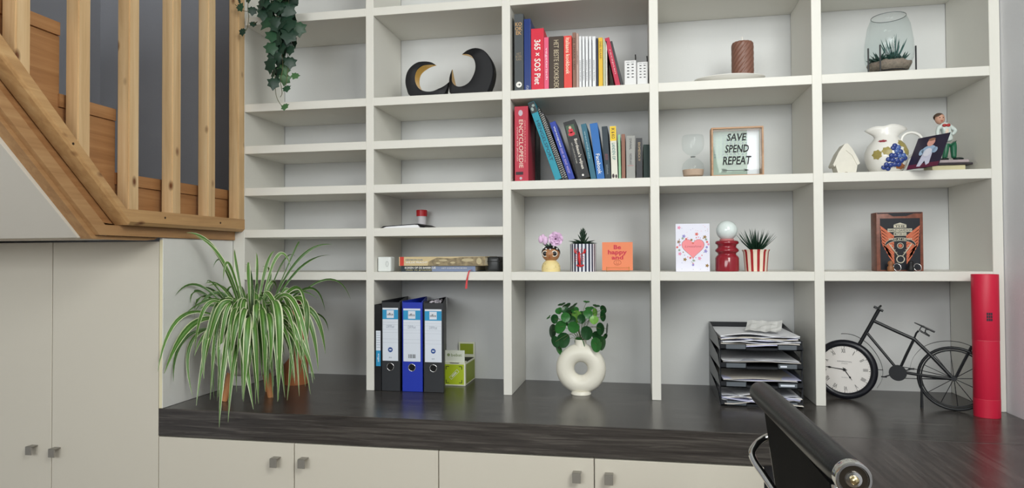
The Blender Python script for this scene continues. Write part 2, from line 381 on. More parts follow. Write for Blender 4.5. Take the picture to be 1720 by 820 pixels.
# mitre at y=-.581: bottom of the mitre is shifted to y=-.597
rail('bottom_rail', -0.0015, -.581, (.6142, .6145, (1, 0), (1, .42)))
rail('bottom_rail', -.5812, YL, (.6146, .6146 + (YL + .5812) * -.976, (1, .42), (1.38, 0)))
k = 0
for y in (-1.454, -1.278, -1.102, -.926, -.748, -.572, -.391, -.215, -.042):
    zb = .6142 if y > -.60 else .6145 + (-.5812 - (y + .04)) * .976 - .0
    if y < -.6: pts = [(y, .6145 + (-.5812 - y) * .976), (y + .04, .6145 + (-.5812 - y - .04) * .976), (y + .04, 2.2), (y, 2.2)]
    elif y < -.56: pts = [(y, .6142), (y + .04, .6142), (y + .04, 2.2), (y, 2.2)]
    else: pts = [(y, .6142), (y + .04, .6142), (y + .04, 2.2), (y, 2.2)]
    bm = prismx(B(), [(a, b - .57) for a, b in pts], 0.0, -.04)
    bmesh.ops.bevel(bm, geom=[e for e in bm.edges if abs((e.verts[0].co - e.verts[1].co).normalized().z) > .99], offset=.003, segments=2, affect='EDGES')
    obj('baluster', bm, PINEZ[k % 3], bal); k += 1
for u, v in ((277, 366), (370.5, 374), (97, 241), (60, 241), (99, 286), (123, 241), (21, 144), (180, 366), (191, 364)):
    pass
SCREW = mat('screw_hole', (52, 34, 20), .7)
for u, v, rr in ((277.5, 366, .0035), (370.3, 374.5, .0035), (123, 241.5, .0035), (390.8, 118, .003), (391, 291, .003)):
    p = AT(u, v, X=-.4748)
    if u > 385: continue
    obj('screw_hole', lathe(B(), [(0, .0006), (rr, .0006), (rr, -.001)], 10), SCREW, bal, loc=(0, p.y, p.z - .57)).rotation_euler = (0, PI / 2, 0)

# ------------------------------------------------------------------ books
def book(label, rgb, u0, u1, vt, vb, zs, ut0=None, y=0.022, d=0.19, group='books on the upper bookshelf', cat='book', rough=.5, text=(), pages=True, cover=None, name='book', rnd=False):
    """u0,u1 = left and right photo columns at the foot; vt = row of the top; ut0 = left column at the top if it leans"""
    bl = AT(u0, vb, Y=y); br = AT(u1, vb, Y=y); tl = AT(u0 if ut0 is None else ut0, vt, Y=y)
    if ut0 is None: tl.x = bl.x
    bl.z = zs + .0002
    h = math.hypot(tl.x - bl.x, tl.z - bl.z); ang = math.atan2(tl.x - bl.x, tl.z - bl.z)
    W = (br.x - bl.x) * math.cos(ang) - .0006
    t = thing(name, label, cat, (bl.x, y, bl.z), 0, group); t.rotation_euler = (0, ang, 0)
    m = mat('cover_%d_%d_%d_%d' % (*rgb, int(rough * 10)), rgb, rough, var=.06, vscale=30)
    c = min(.0022, W * .22); bm = B()
    if W < .008:
        box(bm, 0, W, 0, d, 0, h, min(.0008, W * .2)); obj('cover', bm, m, t)
    else:
        box(bm, 0, W, 0, c, 0, h, min(.0012, c * .45), seg=2); box(bm, 0, c, c * .6, d, 0, h); box(bm, W - c, W, c * .6, d, 0, h)
        obj('cover', bm, [m] if cover is None else [m, cover], t)
        if pages: obj('page_block', box(B(), c, W - c, c, d - .003, .003, h - .003), PAGES, t)
    for tx in text:
        s, zc, ln, wd, col = tx[:5]; bo = tx[5] if len(tx) > 5 else 0; ax = tx[6] if len(tx) > 6 else SP; dx = tx[7] if len(tx) > 7 else 0
        if ax is XF: lettering(s, W * wd, h * ln, mat('ink_%d_%d_%d' % col, col, .5), t, (W / 2 + dx * W, -.0005, h * zc), ax, bo)
        else: lettering(s, h * ln, W * wd, mat('ink_%d_%d_%d' % col, col, .5), t, (W / 2 + dx * W, -.0005, h * zc), ax, bo)
    return t, W, h
GA = 'books on the upper bookshelf'; GB = 'books on the lower bookshelf'
A = []
def bA(label, rgb, u0, u1, vt, **k): return book(label, rgb, u0, u1, vt, 153 - (u0 - 860) * .0455, Z2, group=k.pop('group', GA), **k)
W_ = (240, 238, 232); GO = (190, 150, 100)
t, W, h = bA('tall dark grey cookbook with gold block letters at the left end of the upper row', (74, 78, 80), 864.2, 879.7, 23.7, d=.2,
   text=[('KO\nOK\nEK', .81, .16, .8, GO, .02, XF), ('HET\nBOEK\nKAN', .45, .10, .7, (150, 130, 100), 0, XF)])
patch('round_emblem', [disc_pts(W / 2, h * .09, W * .32)], mat('ink_240_238_232', W_), t, -.0006)
patch('arrow_mark', [rect(W * .36, W * .64, h * .086, h * .094), [(W * .52, h * .076), (W * .70, h * .09), (W * .52, h * .104)]], INK, t, -.0009)
bA('thick navy blue book, second from the left in the upper row', (26, 52, 120), 880.6, 892, 32, d=.2, rough=.3, rnd=True, text=[('ATLAS', .05, .06, .4, (190, 195, 210))])
bA('red book titled 365 x SOS Piet in white', (214, 36, 62), 892.5, 914, 48.5, d=.19, text=[('365 \u00d7 SOS Piet', .46, .72, .50, W_, .018)])
bA('slim pink book beside the red one in the upper row', (232, 96, 130), 914.2, 922.2, 62.7, text=[('vegetarisch', .5, .6, .62, (250, 225, 232), 0)])
bA('dark brown cookbook with large pale capitals', (66, 52, 42), 922.7, 947, 61.7, d=.18, text=[('HET BESTE KOOKBOEK', .48, .90, .34, (205, 190, 160), 0)])
bA('coral red Italian cookbook with cream lettering', (228, 74, 66), 947.4, 961, 60.3, d=.18, text=[('Italiaans kookboek', .62, .68, .5, (250, 225, 200), .01)])
bA('brown book with dark lettering left of the white magazines', (140, 100, 84), 962, 968, 54.6, text=[('DE SMAAK VAN', .62, .55, .55, (60, 36, 34), 0)])
bA('pinkish grey thin book touching the white magazines', (186, 160, 150), 968.3, 972.6, 56, text=[('culinair', .55, .25, .5, (70, 50, 48), 0)])
for i, (a, b) in enumerate(((973, 977.3), (978.4, 982.8), (983.9, 988.4), (989.5, 994.2), (995.4, 1001.3))):
    bA('thin white magazine, %s of the five white magazines in the upper row' % ('leftmost', 'second from the left', 'middle one', 'second from the right', 'rightmost')[i], (232, 234, 236), a, b, 61, d=.17, cat='magazine', name='magazine', group='white magazines on the upper bookshelf',
       text=[('seizoen koken', .34 + .02 * (i % 2), .4, .42, (90, 90, 95), 0)], y=.024)
bA('thin dark blue booklet right of the white magazines', (50, 54, 70), 1001.6, 1005.2, 64)
bA('yellow thin cookbook in the upper row', (228, 184, 50), 1005.6, 1013, 63.3, text=[('SNEL KLAAR', .75, .35, .5, (120, 90, 30), 0)])
bA('pale green booklet next to the yellow cookbook', (196, 200, 168), 1013.4, 1017, 65.7)
bA('off-white booklet touching the leaning pink-red book', (216, 216, 204), 1017.3, 1020.4, 69)
bA('leaning book with pink-red spine right of the off-white booklet', (190, 40, 72), 1034.5, 1042.8, 64.5, ut0=1015.6, d=.2, text=[('recepten', .5, .5, .4, (235, 190, 195), 0)],
   cover=None)
bA('dark grey folder leaning behind the pink-red book', (62, 62, 66), 1043.5, 1048.8, 70, ut0=1023.6, y=.04, d=.2)
# white boxes with printed columns
def pbox(label, u0, u1, vt):
    vb = 153 - (u0 - 860) * .0455; a = AT(u0, vb, Y=.02); b = AT(u1, vb, Y=.02); z1 = AT(u0, vt, Y=.02).z
    t = thing('storage_box', label, 'box', (a.x, .02, Z2 + .0003), 0, 'small white printed boxes'); Wd, H = b.x - a.x, z1 - Z2
    obj('carton', box(B(), 0, Wd, 0, .12, 0, H, .0015), mat('carton_white', (226, 226, 226), .5), t)
    polys = []
    for cx_ in (.32, .70):
        for r_ in range(5): polys.append(rect(Wd * (cx_ - .09), Wd * (cx_ + .09), H * (.82 - r_ * .125), H * (.82 - r_ * .125 + .035)))
    patch('printed_figures', polys, INK, t, -.0005); patch('printed_heading', [rect(Wd * .15, Wd * .45, H * .92, H * .935), rect(Wd * .55, Wd * .85, H * .92, H * .935)], mat('grey_ink', (120, 120, 124), .6), t, -.0005)
    obj('strap', tube(B(), spline([(Wd * .9, .03, H * .9), (Wd * .96, .03, H + .012), (Wd * .94, .035, H + .028)], 4), .0022, 6), BLACK, t)
pbox('small white box printed with two columns of dark figures, left of its twin', 1049, 1068.8, 102)
pbox('small white box printed with two columns of dark figures, right of its twin', 1070.2, 1088.5, 104.5)
# lower row
def bB(label, rgb, u0, u1, vt, **k): return book(label, rgb, u0, u1, vt, 305 - (u0 - 860) * .0235, Z4, group=GB, **k)
t, W, h = bB('thick red encyclopedia with cream capitals at the left end of the lower row', (186, 44, 66), 864.8, 887.8, 179, d=.22,
   text=[('ENCYCLOPEDIE', .50, .64, .30, (238, 222, 205), 0, SP, -.02), ('VOOR DE JEUGD', .50, .46, .13, (232, 200, 190), 0, SP, -.30), ('GEILLUSTREERDE', .53, .56, .10, (222, 150, 150), 0, SP, .27)])
patch('spine_emblem', [disc_pts(W * .45, h * .91, W * .16, W * .22)], mat('ink_silver', (196, 180, 190), .5), t, -.0006)
patch('publisher_mark', [disc_pts(W * .45, h * .02 + .006, W * .10)], MATS['ink_silver'], t, -.0006)
patch('spine_band', [rect(W * .08, W * .62, h * .09, h * .13)], mat('ink_dark', (50, 22, 34), .5), t, -.0006)
bB('black book standing deep behind the encyclopedia', (34, 38, 36), 890, 901.5, 196, y=.178, d=.10)
t, W, h = bB('teal fishing book leaning against the encyclopedia', (30, 146, 168), 932.8, 945, 173.5, ut0=886.5, d=.15, text=[('HENGELSPORT', .50, .52, .50, (16, 70, 92), .01)])
patch('dark_spine_head', [rect(.0006, W - .0006, h * .86, h * .996)], mat('ink_dark_teal', (26, 34, 38), .4), t, -.0004)
patch('head_picture', [disc_pts(W * .35, h * .91, W * .2, W * .3), disc_pts(W * .65, h * .95, W * .22, W * .2)], mat('ink_silver_fish', (150, 165, 160), .4), t, -.0008)
def spiral(label, rgb, u0, u1, vt, ut0):
    t, W, h = bB(label, rgb, u0, u1, vt, ut0=ut0, d=.15, pages=True)
    n = 34; bm = B()
    for i in range(n):
        z = h * (.04 + .92 * i / (n - 1)); tube(bm, [(W * .1, .0, z), (W * .5, -.0035, z + .0006), (W * .9, .0, z + .0012)], .0011, 5)
    obj('spiral_binding', bm, mat('white_wire', (214, 214, 206), .4), t); return t
spiral('black spiral-bound notebook leaning beside the teal book', (40, 44, 46), 945.3, 949.6, 181, 902)
spiral('dark spiral-bound notebook leaning next to the slim blue book', (52, 50, 56), 949.9, 955.2, 190, 907.5)
bB('slim royal blue book leaning left of the thick black cookbook', (36, 62, 160), 955.6, 966.5, 206.5, ut0=923, d=.15, text=[('visrecepten', .74, .36, .4, W_, 0), ('zoet en zout water', .32, .44, .4, (190, 170, 220), 0)])
t, W, h = bB('thick black cookbook with small picture and white script on its spine', (38, 38, 40), 971, 992.2, 206, ut0=945.8, d=.14,
   text=[("Bordeaux's wijnen", .42, .52, .34, (232, 226, 214), .012, SP, .12), ('HET COMPLETE BOEK', .45, .36, .10, (190, 186, 176), 0, SP, -.24)])
patch('spine_picture', [rect(W * .12, W * .82, h * .74, h * .93)], mat('ink_green', (66, 92, 70), .5), t, -.0006)
patch('pictured_figure', [disc_pts(W * .45, h * .775, W * .28, h * .035), disc_pts(W * .45, h * .83, W * .2, h * .04)], mat('ink_red', (206, 50, 66), .5), t, -.0009)
patch('pictured_face', [disc_pts(W * .45, h * .885, W * .11, h * .025)], mat('ink_skin', (214, 170, 150), .5), t, -.0011)
patch('publisher_mark', [disc_pts(W * .5, h * .06, W * .09)], mat('ink_240_238_232', W_), t, -.0006)
bB('dusty teal book leaning right of the thick black cookbook', (44, 104, 126), 992.8, 1002.2, 209, ut0=975.5, d=.17, text=[('wereldreis', .62, .5, .28, (170, 200, 205), 0)])
bB('bright blue book with white title near its foot', (34, 106, 180), 1002.8, 1016.2, 208, ut0=990.3, d=.17, text=[('Facebook', .27, .36, .5, W_, .01)])
bB('nearly black book with red ornament on its spine', (34, 50, 60), 1016.6, 1026.6, 212.7, ut0=1010.4, d=.17, text=[('##', .42, .12, .6, (130, 70, 76), 0), ('bibliotheek', .18, .18, .3, (150, 160, 165), 0)])
t, W, h = bB('yellow-topped white paperback with teal lettering', (222, 220, 206), 1027.2, 1038.2, 212, ut0=1024, d=.17, text=[('LANDEN OP', .52, .32, .5, (60, 130, 130), .01)])
patch('yellow_spine_head', [rect(.0005, W - .0005, h * .72, h * .995)], mat('ink_yellow', (238, 200, 40), .5), t, -.0003)
lettering('IK & KO', h * .2, W * .5, mat('ink_dark', (50, 22, 34), .5), t, (W / 2, -.0007, h * .86), SP, .01)
patch('foot_picture', [disc_pts(W * .3, h * .06, W * .18, h * .04), disc_pts(W * .75, h * .05, W * .14, h * .035)], mat('ink_dark', (50, 22, 34), .5), t, -.0006)
bB('slim pale green book right of the yellow-topped paperback', (150, 196, 156), 1039.3, 1043.6, 226, ut0=1037.8, d=.15)
bB('slim brown book between the green and the grey one', (142, 96, 78), 1044.4, 1050.8, 225.5, ut0=1043.6, d=.15)
t, W, h = bB('pale grey book with dark capitals', (156, 156, 152), 1052.2, 1067.4, 228, d=.16, text=[('DWAAL', .80, .26, .24, (60, 60, 66), .01), ('NEDERLAND', .45, .26, .24, (70, 70, 76), 0)])
patch('spine_line', [rect(W * .15, W * .85, h * .30, h * .306)], mat('ink_red', (206, 50, 66), .5), t, -.0006)
bB('dark charcoal book with gold capitals', (50, 50, 54), 1068.8, 1079.6, 232, d=.16, text=[('EROMEDICA IV', .66, .46, .36, (196, 170, 130), 0)])
bB('low dark green book at the right end of the lower row', (22, 52, 46), 1081, 1091.6, 243, d=.14, y=.045)

# ------------------------------------------------------------------ crescent candle holders
def moon(label, outer, inner, u_c, Y0, dep):
    """outer/inner photo outlines from the upper tip round to the lower tip"""
    base = AT(u_c, 158, Y=Y0); base.z = Z2
    t = thing('crescent_candle_holder', label, 'candle holder', (base.x, Y0, Z2), 0, 'crescent candle holders')
    def loc(p): q = AT(p[0], p[1], Y=Y0); return Vector((q.x - base.x, 0, max(q.z - Z2, 0.0003)))
    O = spline([loc(p) for p in outer], 5); I = spline([loc(p) for p in inner], 5)
    n = 44
    def rs(L):
        d = [0]
        for a, b in zip(L[:-1], L[1:]): d.append(d[-1] + (b - a).length)
        out = []
        for i in range(n + 1):
            s = d[-1] * i / n; j = max(k for k in range(len(d)) if d[k] <= s + 1e-9); j = min(j, len(L) - 2)
            out.append(L[j].lerp(L[j + 1], (s - d[j]) / max(d[j + 1] - d[j], 1e-9)))
        return out
    O, I = rs(O), rs(I); bm = B(); R = []
    for i in range(n + 1):
        o, q = O[i], I[i]; k = min(1, 5 * min(i, n - i) / n + .15); hd = dep / 2 * k; row = []
        for a, y in ((0.0, -hd * .72), (.06, -hd * .9), (.5, -hd), (.92, -hd), (1.0, -hd * .93), (1.0, hd * .93), (.92, hd), (.5, hd), (.06, hd * .9), (0.0, hd * .72)):
            row.append(bm.verts.new(o.lerp(q, a) + Vector((0, y + dep / 2, 0))))
        R.append(row)
    for a, b in zip(R[:-1], R[1:]):
        for j in range(10):
            f = bm.faces.new((a[j], a[(j + 1) % 10], b[(j + 1) % 10], b[j])); f.material_index = 1 if j == 4 else 0
    bm.faces.new(R[0]); bm.faces.new(R[-1][::-1])
    obj('crescent', bm, [mat('black_powder', (12, 13, 18), .6, bump=.1, bscale=300), GOLD], t, smooth=True)
moon('smaller black crescent candle holder with gold inside, open to the right',
     [(729, 106.3), (722, 102.2), (712, 101.4), (700, 104), (689, 111.5), (682, 122), (679.6, 136), (682, 149), (688.5, 160.6), (715, 160.2), (742, 159), (748, 150), (751, 135)],
     [(729, 106.3), (720, 107), (710, 110), (701, 117), (697, 127), (697.5, 138), (703, 148), (713, 153), (726, 153), (738, 147.5), (746, 141), (751, 135)], 714, .055, .055)
moon('larger black crescent candle holder with gold inside, open to the left',
     [(773.3, 88), (783, 81.5), (797, 78.7), (811, 83), (822, 95), (828.5, 112), (828, 130), (823, 146), (816, 156.8), (788, 157.4), (757.5, 158), (753.3, 145), (752.6, 128), (756.4, 113.6)],
     [(773.3, 88), (783, 89), (792, 94), (797.5, 104), (798, 116), (794, 128), (787.5, 138), (778, 144), (768, 145), (760, 139), (757.5, 126), (756.4, 113.6)], 786, .05, .055)

# ------------------------------------------------------------------ candle on plate
p = AT(1225, 133, Y=.078)
pl = thing('oval_plate', 'white oval plate under the brown twisted candle', 'plate', (p.x, .078, Z2))
bm = lathe(B(), [(0, .003), (.035, .002), (.04, 0), (.045, .0005), (.075, .004), (.112, .019), (.1135, .0205), (.111, .0215), (.085, .0095), (0, .006)], 48)
for v in bm.verts: v.co.y *= .62
obj('plate', bm, CERAM, pl, smooth='all')
p = AT(1247.5, 123, Y=.085)
ca = thing('pillar_candle', 'brown twisted pillar candle on the white oval plate', 'candle', (p.x, .085, Z2 + .0065))
H = AT(1247, 68.5, Y=.06).z - Z2 - .0065; bm = B(); n = 96; nz = 30; rings = []
for j in range(nz + 1):
    z = H * j / nz; r0 = .0328 * (1 - .10 * max(0, (j / nz - .93) / .07) ** 2) * (1 - .04 * (j == 0))
    rings.append([bm.verts.new(((r0 + .0030 * abs(math.sin(7 * (a := 2 * PI * i / n) - 165 * z)) ) * math.cos(a), (r0 + .0030 * abs(math.sin(7 * a - 165 * z))) * math.sin(a), z)) for i in range(n)])
for a, b in zip(rings[:-1], rings[1:]):
    for i in range(n): bm.faces.new((a[i], a[(i + 1) % n], b[(i + 1) % n], b[i]))
bm.faces.new(rings[0][::-1]); bm.faces.new(rings[-1])
obj('wax', bm, mat('brown_wax', (126, 88, 74), .38), ca, smooth=True)
obj('wick', tube(B(), [(0, 0, H - .002), (.0004, 0, H + .010), (-.0008, 0, H + .021)], .0017, 6), mat('wick', (238, 234, 226), .8), ca)

# ------------------------------------------------------------------ terrarium
p = AT(1493.5, 118, Y=.11); s = MPP(p)
te = thing('glass_terrarium', 'open glass terrarium vase with soil and succulents on a thin black metal stand', 'terrarium', (p.x, .11, Z2), 0)
R_ = 37.5 * s; zo = Z2
def tz(v): return AT(1493, v, Y=.11).z - Z2
zt = tz(29); zb = .012
prof = [(0, zb), (R_ * .55, zb), (R_ * .80, zb + .012), (R_ * .97, zb + .05), (R_, zb + .075), (R_ * .97, zb + .11), (R_ * .86, zt * .85), (R_ * .70, zt), (R_ * .685, zt + .0005), (R_ * .845, zt * .85), (R_ * .95, zb + .11), (R_ * .98, zb + .075), (R_ * .95, zb + .05), (R_ * .78, zb + .014), (0, zb + .003)]
obj('glass_vase', lathe(B(), prof, 48), GLASS, te, smooth='all')
obj('glass_rim', tube(B(), [(R_ * .692 * math.cos(2 * PI * i / 48), R_ * .692 * math.sin(2 * PI * i / 48), zt) for i in range(48)], .0012, 6, closed=True), mat('glass_rim', (150, 156, 158), .1, trans=.5), te, smooth='all')
bm = lathe(B(), [(0, zb + .004), (R_ * .55, zb + .005), (R_ * .77, zb + .016), (R_ * .90, zb + .036), (R_ * .7, zb + .041), (R_ * .3, zb + .046), (0, zb + .047)], 40)
for v in bm.verts:
    if v.co.z > zb + .03: v.co.z += random.uniform(-.004, .004)
obj('soil', bm, mat('pale_soil', (142, 128, 116), .95, bump=1.0, bscale=140, var=.5, vscale=160), te, smooth='all')
rg = [((R_ * 1.0) * math.cos(2 * PI * i / 40), (R_ * 1.0) * math.sin(2 * PI * i / 40), .020) for i in range(40)]
rg = [(x * .72, y * .72, z) for x, y, z in rg]
obj('stand_ring', tube(B(), rg, .002, 6, closed=True), BLKMET, te)
for a in (-160, -128, -20, 60):
    a = math.radians(a); c_, s_ = math.cos(a), math.sin(a)
    obj('stand_leg', tube(B(), [(R_ * .72 * c_, R_ * .72 * s_, .020), (R_ * 1.03 * c_, R_ * 1.03 * s_, .020)], .0018, 6), BLKMET, te)
    obj('stand_leg', box(B(), -.0022, .0022, -.0015, .0015, 0, .098, .0004), BLKMET, te, loc=(R_ * 1.03 * c_, R_ * 1.03 * s_, 0))
def spike(bm, base, d, L, w, n=6, curl=.0, fold=.35):
    """a tapering fleshy leaf"""
    base = Vector(base); d = Vector(d).normalized(); side = d.cross(Vector((0, 0, 1)));
    side = side.normalized() if side.length > .05 else Vector((1, 0, 0)); nn = side.cross(d); rows_ = []
    for i in range(n + 1):
        t_ = i / n; ww = w * (1 - t_) ** .75 * (0.75 + .6 * t_ * (1 - t_)) + .0002
        c = base + d * (L * t_) + nn * (curl * L * t_ * t_)
        rows_.append([bm.verts.new(c - side * ww / 2 + nn * ww * fold), bm.verts.new(c - nn * ww * .12), bm.verts.new(c + side * ww / 2 + nn * ww * fold), bm.verts.new(c - nn * ww * .35)])
    for a, b in zip(rows_[:-1], rows_[1:]):
        for k in range(4): bm.faces.new((a[k], a[(k + 1) % 4], b[(k + 1) % 4], b[k]))
    bm.faces.new(rows_[0]); return bm
GR1 = mat('aloe_green', (62, 104, 98), .45, var=.2, vscale=40); GR2 = mat('dark_succulent', (40, 74, 66), .45, var=.25, vscale=60)
for i in range(20):
    a = 2.4 * i; r = .12 + .75 * (i / 20); L = .066 + random.random() * .034
    obj('aloe_leaf', spike(B(), (.012 + .004 * math.cos(a), -.004 + .004 * math.sin(a), zb + .043), (math.cos(a) * r, math.sin(a) * r, 1), L, .011, curl=.15), GR1, te, smooth='all')
for cx_, cy_, rr in ((-.032, -.014, .030), (-.012, -.03, .024), (-.045, .01, .02), (.030, -.026, .022), (-.02, .02, .022)):
    for i in range(11):
        a = 2.4 * i + cx_ * 100; e = .25 + .9 * (i / 11)
        obj('succulent_leaf', spike(B(), (cx_, cy_, zb + .042), (math.cos(a), math.sin(a), e), rr * 1.35, .011, n=4, curl=.2), GR2, te, smooth='all')

# ------------------------------------------------------------------ hourglass and savings frame
p = AT(1164.3, 296, Y=.05); s = MPP(p); r_ = 18.3 * s; Hh = AT(1164, 228, Y=.05).z - Z4
hg = thing('hourglass', 'clear glass hourglass with beige sand left of the framed sign', 'hourglass', (p.x, .05, Z4))
pr = [(0, .001), (r_ * .72, .001), (r_ * .86, .004), (r_ * .96, Hh * .13), (r_, Hh * .22), (r_ * .9, Hh * .34), (r_ * .55, Hh * .43), (r_ * .18, Hh * .475), (r_ * .15, Hh * .5), (r_ * .18, Hh * .525), (r_ * .55, Hh * .57), (r_ * .9, Hh * .66), (r_, Hh * .78), (r_ * .99, Hh * .9), (r_ * .93, Hh * .985), (r_ * .88, Hh), (0, Hh * .995)]
obj('glass_bulbs', lathe(B(), pr, 40), GLASS, hg, smooth='all')
obj('neck_collar', tube(B(), [(r_ * .2 * math.cos(2 * PI * i / 20), r_ * .2 * math.sin(2 * PI * i / 20), Hh * .5) for i in range(20)], .0012, 6, closed=True), mat('glass_rim', (150, 156, 158), .1), hg)
obj('sand', lathe(B(), [(0, .003), (r_ * .7, .003), (r_ * .88, .008), (r_ * .93, Hh * .14), (r_ * .945, Hh * .19), (r_ * .4, Hh * .2), (0, Hh * .205)], 36), mat('beige_sand', (196, 170, 150), .9, bump=.3, bscale=300), hg, smooth=True)

a = AT(1195.5, 294, Y=.03); b = AT(1283.5, 293, Y=.03); zt = AT(1240, 213, Y=.03).z
Wf, Hf, Df = b.x - a.x, zt - Z4, .048
fr = thing('framed_money_box', 'square oak box frame lettered SAVE SPEND REPEAT', 'frame', (a.x, .03, Z4 + .0002))
OAK = wood('oak_frame', (160, 118, 84), (184, 142, 106), (200, 160, 124), 'X', 1, .5, fine=60); e = .0055
obj('frame_bar', box(B(), 0, Wf, 0, Df, 0, e, .0006), OAK, fr); obj('frame_bar', box(B(), 0, Wf, 0, Df, Hf - e, Hf, .0006), OAK, fr)
obj('frame_bar', box(B(), 0, e, 0, Df, e, Hf - e, .0006), OAK, fr); obj('frame_bar', box(B(), Wf - e, Wf, 0, Df, e, Hf - e, .0006), OAK, fr)
obj('backing', box(B(), e, Wf - e, Df - .004, Df - .001, e, Hf - e), mat('backing_pale_green', (180, 198, 184), .6, var=.16, vscale=20), fr)
bm = B()
for i in range(11):
    for j in range(9): flat(bm, rect(e + .008 + i * .0125, e + .0145 + i * .0125, Hf - .022 - j * .009, Hf - .018 - j * .009), (0, Df - .0045, 0))
obj('backing_pattern', bm, mat('pattern_grey', (140, 158, 166), .6), fr)
obj('white_reflection', box(B(), Wf * .72, Wf * .95, Df - .009, Df - .0075, e + .004, Hf - e), mat('reflection_white', (240, 242, 248), .5), fr)  # white strip standing in for the reflection inside the glass box
obj('glass_pane', box(B(), e, Wf - e, .004, .006, e, Hf - e), GLASS, fr)
lettering('SAVE', Wf * .38, Hf * .15, INK, fr, (Wf * .49, .0012, Hf * .795), XF, .02, .18)
lettering('SPEND', Wf * .46, Hf * .16, INK, fr, (Wf * .49, .0012, Hf * .56), XF, .02, .18)
lettering('REPEAT', Wf * .55, Hf * .17, INK, fr, (Wf * .49, .0012, Hf * .32), XF, .02, .18)
pp = [rect(Wf * .22, Wf * .68, Hf * .115, Hf * .125), [(Wf * .60, Hf * .09), (Wf * .72, Hf * .12), (Wf * .60, Hf * .155), (Wf * .66, Hf * .12)]]
for i in range(4): pp.append([(Wf * (.19 + i * .025), Hf * .16), (Wf * (.20 + i * .025), Hf * .16), (Wf * (.225 + i * .025), Hf * .12), (Wf * (.20 + i * .025), Hf * .08), (Wf * (.19 + i * .025), Hf * .08), (Wf * (.215 + i * .025), Hf * .12)])
patch('arrow', pp, INK, fr, .0012)

# ------------------------------------------------------------------ little house, jug, photo, figurine
p = AT(1423, 289, Y=.045); s = MPP(p)
ho = thing('ceramic_ornament', 'small cream ceramic house-like ornament with a pointed roof left of the jug', 'ornament', (p.x, .045, Z4))
CR = mat('cream_ceramic', (220, 216, 204), .5, var=.06, vscale=60)
def hp(L): return [((u - 1423) * s, (289.5 - v) * s) for u, v in L]
obj('body', prism(B(), hp([(1409.5, 289.3), (1437, 289.3), (1439.5, 274), (1431.5, 258), (1422, 249.5), (1408.5, 268), (1405.5, 275)]), .002, .05), CR, ho)
o = obj('roof', prism(B(), hp([(1401.2, 273.5), (1403.5, 277), (1409, 268), (1422, 250), (1431, 258), (1439, 275), (1443.2, 272.5), (1440, 264), (1431, 246), (1424.5, 238), (1419.5, 239), (1410, 253)]), 0, .056), CR, ho)
obj('chip', sphere(B(), (-.002, .002, .0035), .006, .0012, .003), mat('doorway_brown', (120, 96, 60), .6), ho)

JX = AT(1489, 288, Y=.085); s = MPP(JX)
jg = thing('ceramic_jug', 'white ceramic jug with wavy lip and painted blue grapes', 'jug', (JX.x, .085, Z4))
def jz(v): return (289 - v) * s
prof = [(0, 0), (19 * s, 0), (22 * s, jz(287)), (29 * s, jz(277)), (33 * s, jz(263)), (32.5 * s, jz(252)), (28 * s, jz(241)), (21 * s, jz(233)), (17 * s, jz(227)), (16.5 * s, jz(222)), (20 * s, jz(215)), (22 * s, jz(210))]
inn = [(max(r - .0025, 0), z + (.003 if i == 0 else 0)) for i, (r, z) in enumerate(prof)][::-1]
bm = lathe(B(), prof + inn, 48)
for v in bm.verts:
    if v.co.z > jz(228):
        k = min(1, (v.co.z - jz(228)) / (jz(210) - jz(228))); a = math.atan2(v.co.y, v.co.x); rr = math.hypot(v.co.x, v.co.y)
        d_ = k * (.9 * max(0, -math.cos(a)) ** 3 + .85 * max(0, math.cos(a)) ** 3) * 13 * s
        v.co.x += math.copysign(d_, v.co.x); v.co.y *= (1 - .30 * k)
        v.co.z += k * (4 * s) * (abs(math.sin(a)) ** 2) * .8 - k * 5 * s * (abs(math.cos(a)) ** 6) - k * 3 * s * math.exp(-((a + 1.9) / .35) ** 2)
obj('body', bm, CERAM, jg, smooth='all')
hl = spline([((1512 - 1489) * s, 0, jz(240)), ((1514 - 1489) * s, 0, jz(228)), ((1521 - 1489) * s, 0, jz(221.5)), ((1531 - 1489) * s, 0, jz(220.5)), ((1541 - 1489) * s, 0, jz(226)), ((1545 - 1489) * s, 0, jz(237)), ((1541 - 1489) * s, 0, jz(247)), ((1532 - 1489) * s, 0, jz(256)), ((1521 - 1489) * s, 0, jz(263))], 5)
obj('handle', tube(B(), hl, .0045, 8), CERAM, jg, smooth='all')
def on_jug(u, v, lift=.0008):
    x = (u - 1489) * s; z = jz(v); r = 0
    for (r0, z0), (r1, z1) in zip(prof[:-1], prof[1:]):
        if z0 <= z <= z1 and z1 > z0: r = r0 + (r1 - r0) * (z - z0) / (z1 - z0)
    x = max(-r * .97, min(r * .97, x)); return Vector((x, -math.sqrt(max(r * r - x * x, 0)) - lift, z))
def jugpatch(name, pts, m, lift=.0008):
    c = (sum(p[0] for p in pts) / len(pts), sum(p[1] for p in pts) / len(pts)); bm = B(); K = 4
    P = [(p[0], p[1]) for p in pts]; n = len(P); rows_ = [[bm.verts.new(on_jug(c[0] + (q[0] - c[0]) * k / K, c[1] + (q[1] - c[1]) * k / K, lift)) for q in P] for k in range(1, K + 1)]
    cv = bm.verts.new(on_jug(*c, lift))
    for i in range(n): bm.faces.new((cv, rows_[0][i], rows_[0][(i + 1) % n]))
    for a, b in zip(rows_[:-1], rows_[1:]):
        for i in range(n): bm.faces.new((a[i], b[i], b[(i + 1) % n], a[(i + 1) % n]))
    return obj(name, bm, m, jg, smooth='all')
OLV = mat('olive_glaze', (160, 146, 84), .35, var=.3, vscale=120); GRP = mat('grape_glaze', (42, 62, 128), .3, var=.4, vscale=90)
